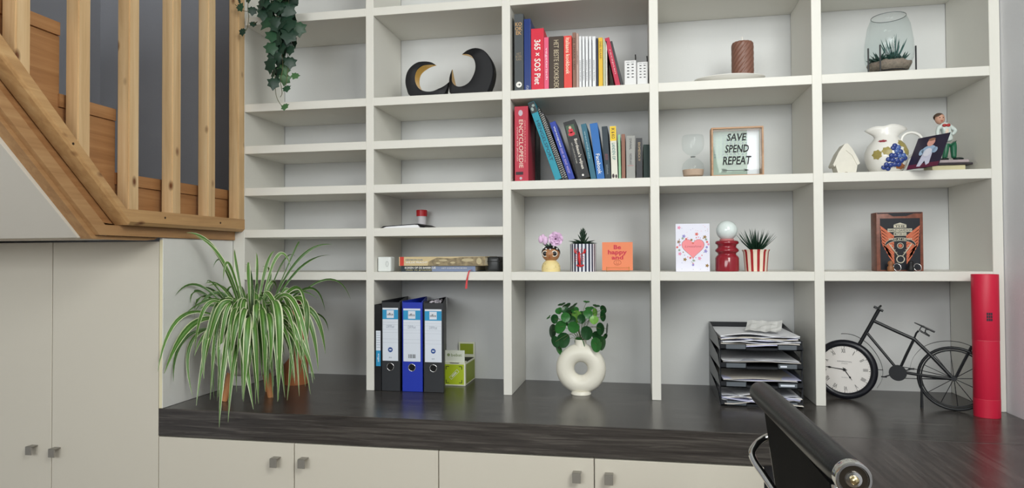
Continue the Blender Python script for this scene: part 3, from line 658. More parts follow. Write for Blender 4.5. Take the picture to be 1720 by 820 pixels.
GRP2 = mat('grape_glaze_light', (78, 104, 164), .25, var=.3, vscale=90)
def blob(u, v, ru, rv, n=14, j=.25): return [(u + ru * math.cos(2 * PI * i / n) * (1 + j * (i % 2)), v + rv * math.sin(2 * PI * i / n) * (1 + j * (i % 2))) for i in range(n)]
jugpatch('painted_leaf', blob(1467, 259, 5, 7), OLV); jugpatch('painted_leaf', blob(1480, 254, 6.5, 6), OLV); jugpatch('painted_leaf', blob(1506, 241, 7, 6), OLV)
jugpatch('painted_leaf', blob(1513, 252, 6, 8), OLV); jugpatch('painted_leaf', blob(1502, 279, 8, 4), mat('rust_glaze', (170, 110, 70), .35, var=.3, vscale=100))
jugpatch('painted_flower', blob(1477, 236, 5, 2), mat('rose_glaze', (150, 60, 72), .35))
for u, v in ((1492, 246), (1497, 249), (1489, 250), (1494, 255), (1500, 256), (1486, 262), (1492, 262), (1498, 263), (1505, 262), (1482, 268), (1488, 269), (1495, 270), (1502, 270), (1508, 266), (1480, 276), (1486, 277), (1492, 276), (1498, 276), (1477, 280), (1483, 282)):
    q_ = on_jug(u, v, 0); obj('painted_grape', sphere(B(), (0, 0, 0), 4.2 * s, 2.0 * s, 4.2 * s, 14, 10), GRP if (u + v) % 3 else GRP2, jg, smooth='all', loc=q_)

# leaning photo
th, ph, Wp, Hp, al = -1.08788, .46345, .10796, .11164, -.02
ph_o = thing('photo_print', 'leaning colour photograph of a toddler in pale blue on a dark ground', 'photograph', (1.7664, .0038, Z4 + .0025))
ph_o.rotation_euler = (-ph, 0, th)
obj('print', box(B(), 0, Wp, 0, .0012, 0, Hp), mat('photo_dark', (44, 38, 58), .25, var=.3, vscale=30), ph_o)
def pb(name, polys, c, k): return patch(name, polys, mat('print_' + name, c, .3, var=.1, vscale=80), ph_o, -.0004 * k)
pb('picture_ground', [rect(.001, Wp - .001, .001, Hp * .14)], (96, 34, 60), 1)
pb('pictured_trousers', [[(Wp * .30, Hp * .06), (Wp * .42, Hp * .05), (Wp * .50, Hp * .22), (Wp * .60, Hp * .07), (Wp * .68, Hp * .12), (Wp * .66, Hp * .45), (Wp * .36, Hp * .45)]], (206, 206, 226), 2)
pb('pictured_jumper', [disc_pts(Wp * .51, Hp * .55, Wp * .22, Hp * .14), disc_pts(Wp * .30, Hp * .50, Wp * .07, Hp * .10), disc_pts(Wp * .72, Hp * .52, Wp * .08, Hp * .09)], (160, 186, 214), 3)
pb('pictured_bib', [disc_pts(Wp * .51, Hp * .47, Wp * .13, Hp * .13)], (222, 222, 234), 4)
pb('pictured_head', [disc_pts(Wp * .51, Hp * .78, Wp * .12, Hp * .12)], (222, 164, 150), 4)
pb('pictured_hair', [disc_pts(Wp * .51, Hp * .87, Wp * .11, Hp * .045)], (150, 110, 90), 5)

# figurine of a man on stacked books
FX = AT(1591, 284, Y=.13); s = MPP(FX)
fg = thing('man_figurine', 'ceramic figurine of a man in white jacket, bow tie and green trousers', 'figurine', (FX.x, .13, Z4))
def fz(v): return AT(1591, v, Y=.13).z - Z4
def fx(u): return (u - 1591) * s
obj('figurine_base', box(B(), fx(1562), fx(1612), -.03, .035, 0, fz(279.5), .001), mat('base_cream', (206, 198, 160), .5), fg)
obj('figurine_base', box(B(), fx(1556), fx(1622), -.035, .04, fz(279.5), fz(276), .001), mat('base_black', (44, 36, 44), .4), fg)
obj('figurine_base', box(B(), fx(1560), fx(1618), -.032, .04, fz(276), fz(270.5), .003), mat('base_lilac', (178, 164, 168), .5, var=.15, vscale=60), fg)
def skin_fig(name, verts, edges, m, parent, sub=2):
    me = bpy.data.meshes.new(name); me.from_pydata([v[0] for v in verts], edges, []); o = bpy.data.objects.new(name, me); C.objects.link(o); o.parent = parent
    md = o.modifiers.new('skin', 'SKIN'); me.skin_vertices[0].data[0].use_root = True
    for i, v in enumerate(verts): me.skin_vertices[0].data[i].radius = (v[1], v[1])
    o.modifiers.new('sub', 'SUBSURF').levels = sub; o.modifiers['sub'].render_levels = sub; me.materials.append(m)
    for p_ in me.polygons: p_.use_smooth = True
    md.use_smooth_shade = True; return o
TG = mat('trouser_green', (40, 104, 76), .35, var=.2, vscale=60)
skin_fig('trousers', [((fx(1594.5), 0, fz(237)), .0125), ((fx(1590), 0, fz(244)), .010), ((fx(1588), -.004, fz(256)), .009), ((fx(1586), -.002, fz(268)), .007), ((fx(1601), 0, fz(244)), .011), ((fx(1601), 0, fz(256)), .0095), ((fx(1601), -.002, fz(267)), .0075)],
         [(0, 1), (1, 2), (2, 3), (0, 4), (4, 5), (5, 6)], TG, fg)
obj('shoes', sphere(sphere(B(), (fx(1606), -.010, fz(269) + .002), .016, .010, .0045), (fx(1585), -.010, fz(269) + .002), .013, .010, .0045), mat('shoe_dark', (26, 40, 38), .3), fg, smooth='all')
WJ = mat('jacket_white', (206, 216, 212), .4, var=.08, vscale=50)
skin_fig('torso', [((fx(1595), 0, fz(239)), .0135), ((fx(1591), 0, fz(222)), .015), ((fx(1588), 0, fz(211)), .013), ((fx(1586), 0, fz(206)), .006), ((fx(1578), -.002, fz(214)), .007), ((fx(1575), -.006, fz(226)), .006), ((fx(1582), -.014, fz(232)), .005),
                   ((fx(1598), -.002, fz(214)), .007), ((fx(1604), -.006, fz(221)), .0065), ((fx(1596), -.015, fz(228)), .005)],
         [(0, 1), (1, 2), (2, 3), (2, 4), (4, 5), (5, 6), (2, 7), (7, 8), (8, 9)], WJ, fg)
SK = mat('figurine_skin', (206, 160, 138), .4)
bm = sphere(B(), (fx(1580.5), -.002, fz(199.5)), .0145, .014, .0175, 24, 16)
for v in bm.verts:
    dx, dz = v.co.x - fx(1580.5), v.co.z - fz(199.5)
    if v.co.y < -.010 and abs(dx) < .003 and -.006 < dz < .003: v.co.y -= .004
obj('head', bm, SK, fg, smooth='all')
bm = sphere(B(), (fx(1579.6), .001, fz(196.3)), .0155, .0150, .0135, 20, 12); bmesh.ops.delete(bm, geom=[v for v in bm.verts if v.co.z < fz(197.5) and v.co.y < .003], context='VERTS')
obj('hair', bm, mat('hair_brown', (84, 66, 54), .5), fg, smooth='all')
bm = B()
for dx in (-.005, .005): sphere(bm, (fx(1580.5) + dx, -.0155, fz(198.5)), .0016, .001, .0016, 8, 6)
obj('eyes', bm, BLACK, fg); bm = sphere(B(), (fx(1581), -.0145, fz(204)), .0035, .0015, .0012, 10, 6); obj('mouth', bm, mat('bow_red', (176, 52, 52), .35), fg)
bm = B()
for dx in (-1, 1): sphere(bm, (fx(1588) + dx * .0055, -.0135, fz(211.5)), .0068, .004, .0050, 12, 8)
obj('bow_tie', bm, mat('bow_red', (176, 52, 52), .35), fg, smooth='all')
obj('shirt_front', sphere(B(), (fx(1589.5), -.0095, fz(221)), .007, .005, .012, 14, 10), mat('shirt_cream', (226, 206, 190), .4), fg, smooth='all')

# ------------------------------------------------------------------ narrow shelves: notebook, pot, plastic box, lying books
a = AT(641, 381.5, Y=.06); b = AT(704, 381.5, Y=.06); c_ = AT(719, 381.5, Y=.06)
nb = thing('notebook', 'open black-covered notebook lying face down on the narrow shelf', 'notebook', (a.x, .05, Z5)); Wn = b.x - a.x; We = c_.x - a.x; zt = .0145
obj('cover', prism(B(), [(0, .001), (.012, .006), (Wn * .9, zt - .001), (Wn, zt), (We + .006, .001), (We + .009, .0004), (Wn, zt + .0018), (Wn * .9, zt + .001), (.010, .009), (-.002, .0015)], 0, .16), BLACK, nb)
obj('page_block', prism(B(), [(.004, .0004), (.022, .0068), (Wn * .9, zt - .002), (Wn - .002, zt - .003), (Wn + .006, .0004)], .001, .155), WHITE, nb)
p = AT(708.5, 378, Y=.235)
cu_ = thing('specimen_cup', 'small white pot with a red screw lid behind the black notebook', 'pot', (p.x, .235, Z5)); hz = AT(708, 353, Y=.235).z - Z5; s = MPP(p)
obj('cup', lathe(B(), [(0, 0), (6.2 * s, 0), (7.2 * s, .003), (7.4 * s, hz * .75), (6.9 * s, hz * .76)], 28), mat('cup_white', (226, 222, 226), .4), cu_, smooth=True)
obj('lid', lathe(B(), [(6.5 * s, hz * .69), (9 * s, hz * .69), (9.2 * s, hz * .97), (8.4 * s, hz), (0, hz)], 28), mat('lid_red', (196, 34, 42), .35), cu_, smooth=True)
a = AT(634, 457.5, Y=.03); b = AT(656.5, 457.5, Y=.03)
ad = thing('plastic_dispenser', 'small rounded white plastic dispenser at the left of the lying books', 'dispenser', ((a.x + b.x) / 2, .03, Z6)); Wd = b.x - a.x; hz = AT(640, 431.5, Y=.03).z - Z6
bm = box(B(), -Wd / 2, Wd / 2, 0, .042, 0, hz, .007, seg=4); obj('case', bm, mat('plastic_white', (226, 230, 228), .35), ad, smooth=True)
obj('oval_button', tube(B(), [(Wd * .22 + .0045 * math.cos(2 * PI * i / 20), -.0004, hz * .52 + .0095 * math.sin(2 * PI * i / 20)) for i in range(20)], .0006, 5, closed=True), mat('plastic_grey', (150, 156, 156), .4), ad)
obj('side_seam', box(B(), -Wd / 2 - .0008, -Wd / 2 + .0035, .004, .036, .004, hz - .005, .001), BLACK, ad)
def flatbook(name, label, u0, u1, zlo, zhi, Y0, D, rgb, grp='books lying on the narrow shelf'):
    a = AT(u0, 450, Y=Y0); b = AT(u1, 450, Y=Y0)
    t = thing(name, label, 'book', (a.x, Y0, Z6 + zlo), 0, grp); Wd = b.x - a.x; hh = zhi - zlo; m = mat('lying_cover_%d_%d_%d' % rgb, rgb, .4, var=.08, vscale=30)
    bm = B(); box(bm, 0, Wd, 0, .0025, 0, hh, .001, seg=2); box(bm, 0, Wd, .002, D, 0, .0022); box(bm, 0, Wd, .002, D, hh - .0022, hh); obj('cover', bm, m, t)
    obj('page_block', box(B(), .003, Wd - .003, .003, D - .003, .0022, hh - .0022), PAGES, t); return t, Wd, hh
t, Wd, hh = flatbook('book', 'thin lying book with blue-grey spine and white title, lowest of the two', 674, 798.5, 0.0003, .0205, .035, .17, (120, 134, 164))
patch('dark_spine_part', [rect(0, Wd * .42, .0008, hh - .0008)], mat('spine_dark', (36, 46, 52), .5), t, -.0003)
lettering('KOKEN OP DE BARBECUE', Wd * .42, hh * .36, mat('ink_240_238_232', W_), t, (Wd * .26, -.0008, hh * .68), XF, .02); lettering('vlees vis groenten', Wd * .36, hh * .25, mat('ink_cream', (206, 196, 150)), t, (Wd * .24, -.0008, hh * .26), XF, .01)
lettering('HET COMPLETE BOEK', Wd * .34, hh * .2, mat('ink_240_238_232', W_), t, (Wd * .72, -.0008, hh * .6), XF, 0)
rb = B(); q = [(Wd * .955, .0, .006), (Wd * .95, -.028, .004), (Wd * .945, -.0405, -.006), (Wd * .925, -.0405, -.03), (Wd * .915, -.0405, -.058)]
q = spline(q, 4); rws = []
for i, p in enumerate(q): ww = .0022 + .0022 * max(0, i / len(q) - .55) * 2; rws.append((rb.verts.new(p - Vector((ww, 0, 0))), rb.verts.new(p + Vector((ww, .0003, 0))), rb.verts.new(p + Vector((ww, .0009, 0))), rb.verts.new(p + Vector((-ww, .0007, 0)))))
for a_, b_ in zip(rws[:-1], rws[1:]):
    for k_ in range(4): rb.faces.new((a_[k_], a_[(k_ + 1) % 4], b_[(k_ + 1) % 4], b_[k_]))
lab(obj('ribbon_bookmark', rb, mat('ribbon_red', (214, 70, 74), .6), t), 'frayed red ribbon marker hanging over the shelf edge')
t, Wd, hh = flatbook('book', 'thick lying book with cream spine, dark picture and red band, on top', 670, 815, .0208, .053, .028, .2, (206, 186, 142))
patch('red_band', [rect(Wd * .012, Wd * .06, 0.0005, hh)], mat('band_red', (204, 60, 44), .5), t, -.0003)
lettering('HERTEN EN HUN', Wd * .20, hh * .14, mat('ink_blue', (60, 110, 140)), t, (Wd * .18, -.0008, hh * .66), XF, .01); lettering('WILDE PRACHT', Wd * .26, hh * .2, mat('ink_240_238_232', W_), t, (Wd * .21, -.0008, hh * .38), XF, .02)
m = mat('scorched_print', (70, 58, 44), .5, var=.5, vscale=75)
for n_ in m.node_tree.nodes:
    if n_.type == 'MIX':
        n_.inputs[6].default_value = (*lin((24, 20, 18)), 1); n_.inputs[7].default_value = (*lin((190, 170, 130)), 1)
poly = [(Wd * .34, .0006), (Wd * .35, hh * .45), (Wd * .40, hh * .70), (Wd * .45, hh * .9), (Wd * .6, hh * .8), (Wd * .72, hh * .93), (Wd * .998, hh * .98), (Wd * .998, .0006)]
patch('spine_picture', [poly], m, t, -.0003)
for cx_, cz_, rx_, rz_ in ((.52, .6, .05, .12), (.80, .62, .07, .18), (.63, .35, .03, .1), (.93, .5, .03, .35), (.46, .3, .025, .1)):
    patch('picture_highlight', [disc_pts(Wd * cx_, hh * cz_, Wd * rx_, hh * rz_, 12)], mat('print_pale', (190, 176, 140), .5, var=.3, vscale=60), t, -.0005)
p = AT(828, 440, Y=.075)
ca_ = thing('camera_case', 'dark grey case pushed in beside the lying books', 'case', (p.x, .075, Z6)); obj('case_body', box(B(), -.022, .024, 0, .10, 0, .052, .010, seg=3), mat('case_grey', (58, 60, 62), .35), ca_, smooth=True)
obj('case_strap', box(B(), -.023, .025, -.001, .101, .034, .037), BLACK, ca_)

# ------------------------------------------------------------------ head vase, lobster pot, card
p = AT(925.5, 456, Y=.045); s = MPP(p)
hv = thing('face_vase', 'small vase shaped as a face with round white sunglasses, holding pink flowers', 'vase', (p.x, .045, Z6))
def z9(v): return (456 - v) * s
def x9(u): return (u - 925.5) * s
obj('bust', lathe(B(), [(0, 0), (15.5 * s, 0), (16 * s, z9(452)), (15.5 * s, z9(447)), (13.5 * s, z9(442)), (10 * s, z9(438.5)), (7 * s, z9(436)), (0, z9(435))], 32), mat('bust_cream', (238, 218, 156), .4, var=.05, vscale=60), hv, smooth=True)
bm = B()
for i in range(16):
    a = -PI / 2 + random.uniform(-1.2, 1.2); zz = random.uniform(3, 15) * s; r = (15.6 - max(0, zz / s - 9) * .45) * s
    sphere(bm, (r * math.cos(a), r * math.sin(a), zz), .0009, .0009, .0009, 6, 5)
obj('painted_dots', bm, mat('dot_brown', (120, 96, 60), .5), hv)
obj('face', sphere(B(), (0, 0, z9(426.5)), 15 * s, 14 * s, 13.2 * s, 28, 18), mat('face_tan', (176, 124, 84), .35), hv, smooth='all')
bm = sphere(B(), (0, .001, z9(424)), 15.8 * s, 14.8 * s, 12 * s, 28, 18); bmesh.ops.delete(bm, geom=[v for v in bm.verts if v.co.z < z9(423.2) + (v.co.y + .012) * -.6], context='VERTS')
obj('hair', bm, mat('hair_black', (26, 24, 26), .4), hv, smooth='all')
sunr = mat('sunglass_rim', (244, 236, 222), .3)
for u in (917, 933.3):
    x = x9(u) * .95; y = -math.sqrt(max(0, 14 ** 2 - (u - 925.5) ** 2)) * s - .0015
    bm = tube(B(), [(x + 4.2 * s * math.cos(2 * PI * i / 24), y - .0005 + abs(x + 4.2 * s * math.cos(2 * PI * i / 24)) * .12, z9(426) + 4.4 * s * math.sin(2 * PI * i / 24)) for i in range(24)], .0019, 8, closed=True)
    g = obj('sunglass_rim', bm, sunr, hv, smooth='all'); obj('sunglass_lens', sphere(B(), (x, y + .0012, z9(426)), 4.2 * s, .0028, 4.4 * s, 16, 10), mat('lens_black', (14, 14, 16), .35), hv, smooth='all')
obj('nose', sphere(B(), (x9(925.8), -14 * s - .0015, z9(429)), .0024, .003, .004, 12, 8), mat('face_tan', (176, 124, 84)), hv, smooth='all')
obj('mouth', sphere(B(), (x9(925.3), -13.4 * s, z9(433)), .003, .002, .0014, 12, 8), mat('lips', (170, 70, 60), .4), hv, smooth='all')
bm = B()
for u, v in ((914.6, 416), (931.5, 415), (937, 418), (919, 418), (926, 419)): sphere(bm, (x9(u), -13.5 * s + abs(u - 925.5) * .0007, z9(v)), .0028, .002, .0028, 10, 8)
obj('hair_flowers', bm, mat('flower_white', (236, 234, 232), .5), hv)
LG = mat('leaf_mid_green', (70, 96, 76), .5, var=.2, vscale=60)
for i in range(9):
    a = 2.4 * i; obj('sprig_leaf', spike(B(), (0, 0, z9(417)), (math.cos(a), math.sin(a), .45), .036, .012, n=5, curl=.1), LG, hv, smooth='all')
PK = mat('petal_pink', (230, 196, 228), .5, var=.12, vscale=70)
def petal(name, c, d, L, Wd_, cup, parent, m):
    c = Vector(c); d = Vector(d).normalized(); side = d.cross(Vector((0, 1, .2))).normalized(); nn = side.cross(d); bm = B(); n = 6; g = []
    for i in range(n + 1):
        t_ = i / n; ww = Wd_ * math.sin(PI * (.12 + .80 * t_)) ** .8; row = []
        for j in range(-2, 3): row.append(bm.verts.new(c + d * L * t_ + side * ww * j / 4 + nn * (cup * L * (t_ * t_) + abs(j) ** 1.5 * ww * .09)))
        g.append(row)
    for a_, b_ in zip(g[:-1], g[1:]):
        for j in range(4): bm.faces.new((a_[j], a_[j + 1], b_[j + 1], b_[j]))
    return obj(name, bm, m, parent, smooth='all')
fc = (x9(935), -.014, z9(401.5))
for lay, (L, cp) in enumerate(((.0255, .05), (.019, .3), (.0125, .5))):
    for i in range(7):
        a = 2 * PI * i / 7 + lay * .4; d = Vector((math.cos(a), -.35 - .25 * lay, math.sin(a) * .85)); petal('petal', Vector(fc) + d * .001, d, L, .026 - .004 * lay, -cp * .3, hv, PK)
obj('flower_centre', sphere(B(), (fc[0], fc[1] - .010, fc[2]), .0035, .002, .003, 10, 8), mat('flower_dark', (70, 34, 66), .5), hv)
for du, dz, rr_s in ((-5, 1, 1.0), (3, -1, 1.15), (-1, 4, .9)):
    obj('flower_bud', sphere(B(), (x9(914 + du), -.008 - .004 * (du > 0), z9(403 - dz)), .0085 * rr_s, .008, .0135 * rr_s, 16, 12), PK, hv, smooth='all')

p = AT(979.6, 456, Y=.055); s = MPP(p)
lp = thing('plant_pot', 'navy and white striped pot with a red lobster, holding a dark artificial plant', 'plant pot', (p.x, .055, Z6)); r = 21.8 * s; hz = 46 * s
obj('pot', lathe(B(), [(0, 0), (r, 0), (r, hz), (r * .94, hz), (r * .94, hz - .01), (0, hz - .01)], 64), stripes('navy_stripes', (226, 228, 236), (34, 38, 66), 22, duty=.5, shift=.2), lp, smooth=True)
obj('soil', lathe(B(), [(r * .93, hz - .004), (0, hz - .002)], 30), mat('dark_soil', (30, 30, 28), .9, bump=.8, bscale=300), lp)
RED = mat('lobster_red', (208, 30, 34), .35)
def onpot(x, z, lift=.0012): return Vector((x, -math.sqrt(max(r * r - x * x, 0)) - lift, z))
def lob(pts, rad): return tube(B(), [onpot((u - 979.6) * s, (456 - v) * s) for u, v in pts], rad, 8)
lo_ = obj('lobster_body', lob([(975.2, 423), (974.8, 430), (975.4, 438), (976, 444), (976.5, 447)], [.0020, .0040, .0046, .0034, .0018]), RED, lp, smooth='all')
for pts in ([(974, 427), (970, 426), (967.5, 423), (967, 418)], [(976, 427), (980, 426.5), (983, 424), (983.5, 418)]): obj('lobster_claw', lob(pts, [.0012, .0014, .0028, .0012]), RED, lp, smooth='all')
for pts in ([(970.5, 424), (970.5, 418.5)], [(984, 426), (986, 419)]): obj('lobster_claw', lob(pts, [.0022, .0008]), RED, lp, smooth='all')
bm = B()
for k_ in range(3):
    for sg in (-1, 1): tube(bm, [onpot((975.2 - 979.6) * s, (456 - 431 - 3 * k_) * s), onpot((975.2 + sg * 5 - 979.6) * s, (456 - 430 - 3.4 * k_) * s), onpot((975.2 + sg * 8 - 979.6) * s, (456 - 432 - 3.6 * k_) * s)], .0007, 5)
tube(bm, [onpot((974.5 - 979.6) * s, (456 - 423) * s), onpot((972 - 979.6) * s, (456 - 416) * s)], .0005, 5); tube(bm, [onpot((976 - 979.6) * s, (456 - 423) * s), onpot((979 - 979.6) * s, (456 - 416) * s)], .0005, 5)
obj('lobster_legs', bm, RED, lp); bm = B()
for dx in (-5, -2.5, 0, 2.5, 5): sphere(bm, onpot((976.5 + dx - 979.6) * s, (456 - 447 + abs(dx) * .3) * s), .0028, .0015, .0035, 10, 8)
obj('lobster_tail', bm, RED, lp, smooth='all')
DG = mat('dark_artificial_green', (36, 62, 44), .4, var=.3, vscale=50)
for i in range(15):
    a = 2.4 * i + .5; e = -.02 + .30 * (i / 15); obj('outer_leaf', spike(B(), (0, 0, hz), (math.cos(a), math.sin(a) * .8, .18 + e), .052 - .008 * (i % 3), .014, n=6, curl=-.12), DG, lp, smooth='all')
for i in range(20):
    t_ = i / 20; a = 2.4 * i; obj('inner_leaf', spike(B(), (0, 0, hz + .05 * t_ * .7), (math.cos(a) * (.95 - .65 * t_), math.sin(a) * (.95 - .65 * t_), 1), .034 - .010 * t_, .014, n=5, curl=.1), DG, lp, smooth='all')
obj('plant_stem', tube(B(), [(0, 0, hz - .005), (0, 0, hz + .05)], .003, 6), DG, lp)

a = AT(1011.5, 455, Y=.055); b = AT(1063, 455, Y=.055); zt = AT(1040, 406.5, Y=.055).z - Z6; Wd = b.x - a.x
cdn = thing('greeting_card', 'orange card reading Be happy and, with a smiley, on a brass easel', 'card', (a.x, .055, Z6)); cdn.rotation_euler = (-.10, 0, 0)
obj('card', box(B(), 0, Wd, 0, .0012, .0035, zt), mat('card_orange', (236, 138, 96), .6), cdn)
RP = mat('ink_crimson', (200, 26, 60), .5)
lettering('Be', Wd * .24, zt * .15, RP, cdn, (Wd * .5, -.0005, zt * .83), XF, .03); lettering('happy', Wd * .62, zt * .20, RP, cdn, (Wd * .5, -.0005, zt * .635), XF, .03); lettering('and', Wd * .38, zt * .14, RP, cdn, (Wd * .5, -.0005, zt * .475), XF, .03)
bm = tube(B(), [(Wd * .5 + Wd * .12 * math.cos(2 * PI * i / 24), -.0006, zt * .30 + zt * .085 * math.sin(2 * PI * i / 24)) for i in range(24)], .0004, 4, closed=True)
tube(bm, [(Wd * .5 + Wd * .06 * math.cos(a_), -.0006, zt * .30 + zt * .05 * math.sin(a_)) for a_ in [PI * (1.15 + .7 * i / 8) for i in range(9)]], .0004, 4)
for dx in (-.035, .035): tube(bm, [(Wd * (.5 + dx), -.0006, zt * .305), (Wd * (.5 + dx), -.0006, zt * .335)], .0005, 4)
obj('smiley', bm, mat('ink_brown_red', (150, 50, 40), .5), cdn)
es = thing('card_easel', 'small brass wire easel under the orange card', 'easel', (a.x, .04, Z6))
bm = tube(B(), [(Wd * .15, .06, .001), (Wd * .15, .0, .001), (Wd * .15, -.001, .016)], .0009, 6); tube(bm, [(Wd * .88, .06, .001), (Wd * .88, .0, .001), (Wd * .88, -.001, .016)], .0009, 6)
tube(bm, [(Wd * .15, .0, .0015), (Wd * .88, .0, .0015)], .0009, 6); tube(bm, [(Wd * .15, -.0005, .013), (Wd * .88, -.0005, .013)], .0006, 6); obj('easel_wire', bm, BRASS, es)

# ------------------------------------------------------------------ heart card, lamp, striped pot, tin
a = AT(1135.5, 457, Y=.04); b = AT(1192.5, 457, Y=.04); zt = AT(1165, 376, Y=.04).z - Z6; Wd = b.x - a.x
hc = thing('greeting_card', 'white greeting card with a pink heart ringed by small flowers', 'card', (a.x, .04, Z6 + .0002))
obj('front_leaf', box(B(), 0, Wd, 0, .0008, 0, zt), mat('card_white', (232, 232, 246), .5), hc)
o = obj('back_leaf', box(B(), 0, Wd * 1.02, 0, .0008, 0, zt), mat('card_lilac', (206, 206, 240), .5), hc); o.location = (.0, .0015, 0); o.rotation_euler = (0, 0, .12)
def hpt(k_, sc): a_ = 2 * PI * k_ / 32; return (sc * 16 * math.sin(a_) ** 3, sc * (13 * math.cos(a_) - 5 * math.cos(2 * a_) - 2 * math.cos(3 * a_) - math.cos(4 * a_)))
Hc = (Wd * .51, zt * .5); s2 = Wd * .33 / 16
patch('heart_border', [[(Hc[0] + x * 1.03, Hc[1] + z * 1.03) for x, z in [hpt(k_, s2) for k_ in range(32)]]], mat('ink_purple_grey', (128, 96, 110), .5), hc, -.0003)
patch('heart', [[(Hc[0] + x, Hc[1] + z) for x, z in [hpt(k_, s2) for k_ in range(32)]]], mat('heart_pink', (244, 146, 152), .5), hc, -.0006)
lettering('Lovesshine', Wd * .48, zt * .045, mat('ink_rose', (196, 90, 104), .5), hc, (Hc[0], -.0009, zt * .525), XF, 0, .3)
FC = [mat('dot_pink', (232, 150, 180), .5), mat('dot_lilac', (150, 140, 206), .5), mat('dot_ochre', (150, 116, 60), .5), mat('dot_sage', (150, 170, 150), .5), mat('dot_coral', (222, 110, 100), .5)]
for i in range(40):
    a_ = 2 * PI * i / 40 + random.uniform(-.05, .05); rr = random.uniform(1.12, 1.5); x_, z_ = hpt((i * .8) % 32, s2 * rr); r = random.choice((.0012, .0016, .003))
    cx_, cz_ = Hc[0] + x_, Hc[1] + z_ - .002
    if not (.004 < cx_ < Wd - .004): continue
    n_ = 10; patch('printed_flower', [[(cx_ + r * (1 + .5 * (q_ % 2)) * math.cos(2 * PI * q_ / n_), cz_ + r * (1 + .5 * (q_ % 2)) * math.sin(2 * PI * q_ / n_)) for q_ in range(n_)]], FC[i % 5], hc, -.00045 - .000012 * i)
for cx_, cz_, ci in ((.24, .74, 1), (.62, .78, 4), (.09, .62, 2), (.12, .37, 0), (.70, .27, 0), (.88, .42, 1), (.27, .25, 2), (.86, .72, 2), (.1, .92, 0), (.92, .12, 2)):
    r = .0048; patch('printed_flower', [[(Wd * cx_ + r * (1 + .35 * math.cos(5 * q_ * PI / 10)) * math.cos(PI * q_ / 10), zt * cz_ + r * (1 + .35 * math.cos(5 * q_ * PI / 10)) * math.sin(PI * q_ / 10)) for q_ in range(20)]], FC[ci], hc, -.0007)
for i in range(18): patch('printed_dot', [disc_pts(Wd * random.uniform(.05, .95), zt * random.choice((random.uniform(.03, .2), random.uniform(.82, .97))), .0009, n=8)], FC[i % 5], hc, -.0005)

p = AT(1221.5, 456, Y=.055); s = MPP(p)
la = thing('table_lamp', 'ribbed dark red ceramic lamp with a white glass globe', 'lamp', (p.x, .055, Z6))
def z7(v): return (456 - v) * s
obj('lamp_base', lathe(B(), [(0, 0), (19 * s, 0), (19.3 * s, z7(454)), (19.3 * s, z7(434)), (18 * s, z7(431)), (15.2 * s, z7(428.5)), (14.6 * s, z7(427)), (15.5 * s, z7(425)), (18.6 * s, z7(423)), (19.2 * s, z7(421)), (18.6 * s, z7(419)), (15.6 * s, z7(416.5)), (14.8 * s, z7(414.5)), (16 * s, z7(411.5)), (19 * s, z7(409.5)), (19 * s, z7(406.5)), (17 * s, z7(404.8)), (11 * s, z7(404.2)), (0, z7(404))], 48), mat('oxblood_glaze', (142, 28, 42), .18, coat=.5), la, smooth='all')
obj('globe', sphere(B(), ((1224.3 - 1221.5) * s * 0, 0, z7(387.5)), 17.3 * s, 17.3 * s, 16.8 * s, 36, 24), mat('opal_glass', (226, 236, 234), .12, coat=.4), la, smooth='all')
obj('globe_ring', lathe(B(), [(11.5 * s, z7(404.5)), (12 * s, z7(402)), (10 * s, z7(401.5))], 32), mat('pink_ring', (206, 130, 130), .4), la)

p = AT(1270, 456, Y=.06); s = MPP(p)
sp2 = thing('plant_pot', 'red and white striped pot with a spiky dark green plant', 'plant pot', (p.x, .06, Z6)); hz = 36.5 * s
bm = B(); prof = [(0, 0), (17.5 * s, 0), (17.9 * s, .002), (20 * s, hz * .72), (20.6 * s, hz * .88), (22.6 * s, hz * .985), (22 * s, hz), (19.6 * s, hz * .9), (18.6 * s, hz * .8), (0, hz * .8)]
obj('pot', lathe(bm, prof, 64), stripes('red_stripes', (240, 226, 206), (168, 40, 44), 12, duty=.42, shift=.28), sp2, smooth=True)
SG = mat('spiky_green', (34, 66, 50), .4, var=.25, vscale=60)
for i in range(70):
    a = 2.4 * i; t_ = i / 70; L = (26 + 20 * (1 - abs(t_ - .4)) + random.uniform(-6, 6)) * s; spread = 1.25 * (1 - t_) ** .8 + .04
    obj('spiky_leaf', spike(B(), (.003 * math.cos(a), .003 * math.sin(a), hz * .82), (math.cos(a) * spread, math.sin(a) * spread, 1), L, .0062, n=5, curl=.06, fold=.3), SG, sp2, smooth='all')

a = AT(1473, 457, Y=.05); b = AT(1552, 457, Y=.05); zt = AT(1512, 356.5, Y=.05).z - Z6; Wd = b.x - a.x; Dt = .052
tn = thing('book_tin', 'black and rust book-shaped tin with winged engine emblem', 'tin', (a.x, .05, Z6 + .0002))
RU = mat('rust_print', (122, 72, 56), .4, var=.7, vscale=70); TB = mat('tin_black', (34, 36, 42), .35, var=.2, vscale=30)
obj('tin_body', box(B(), 0, Wd, 0, Dt, 0, zt, .003, seg=2), RU, tn, smooth=True)
patch('front_panel', [rect(Wd * .08, Wd * .93, zt * .02, zt * .895)], TB, tn, -.0004); patch('top_band', [[(Wd * .02, zt * .975), (Wd * .25, zt * .975), (Wd * .36, zt * .93), (Wd * .64, zt * .93), (Wd * .80, zt * .975), (Wd * .97, zt * .975), (Wd * .97, zt * .99), (Wd * .02, zt * .99)]], TB, tn, -.0004)
OR = mat('wing_orange', (200, 108, 76), .4, var=.15, vscale=60); SV = mat('emblem_cream', (206, 200, 180), .4)
wings = []
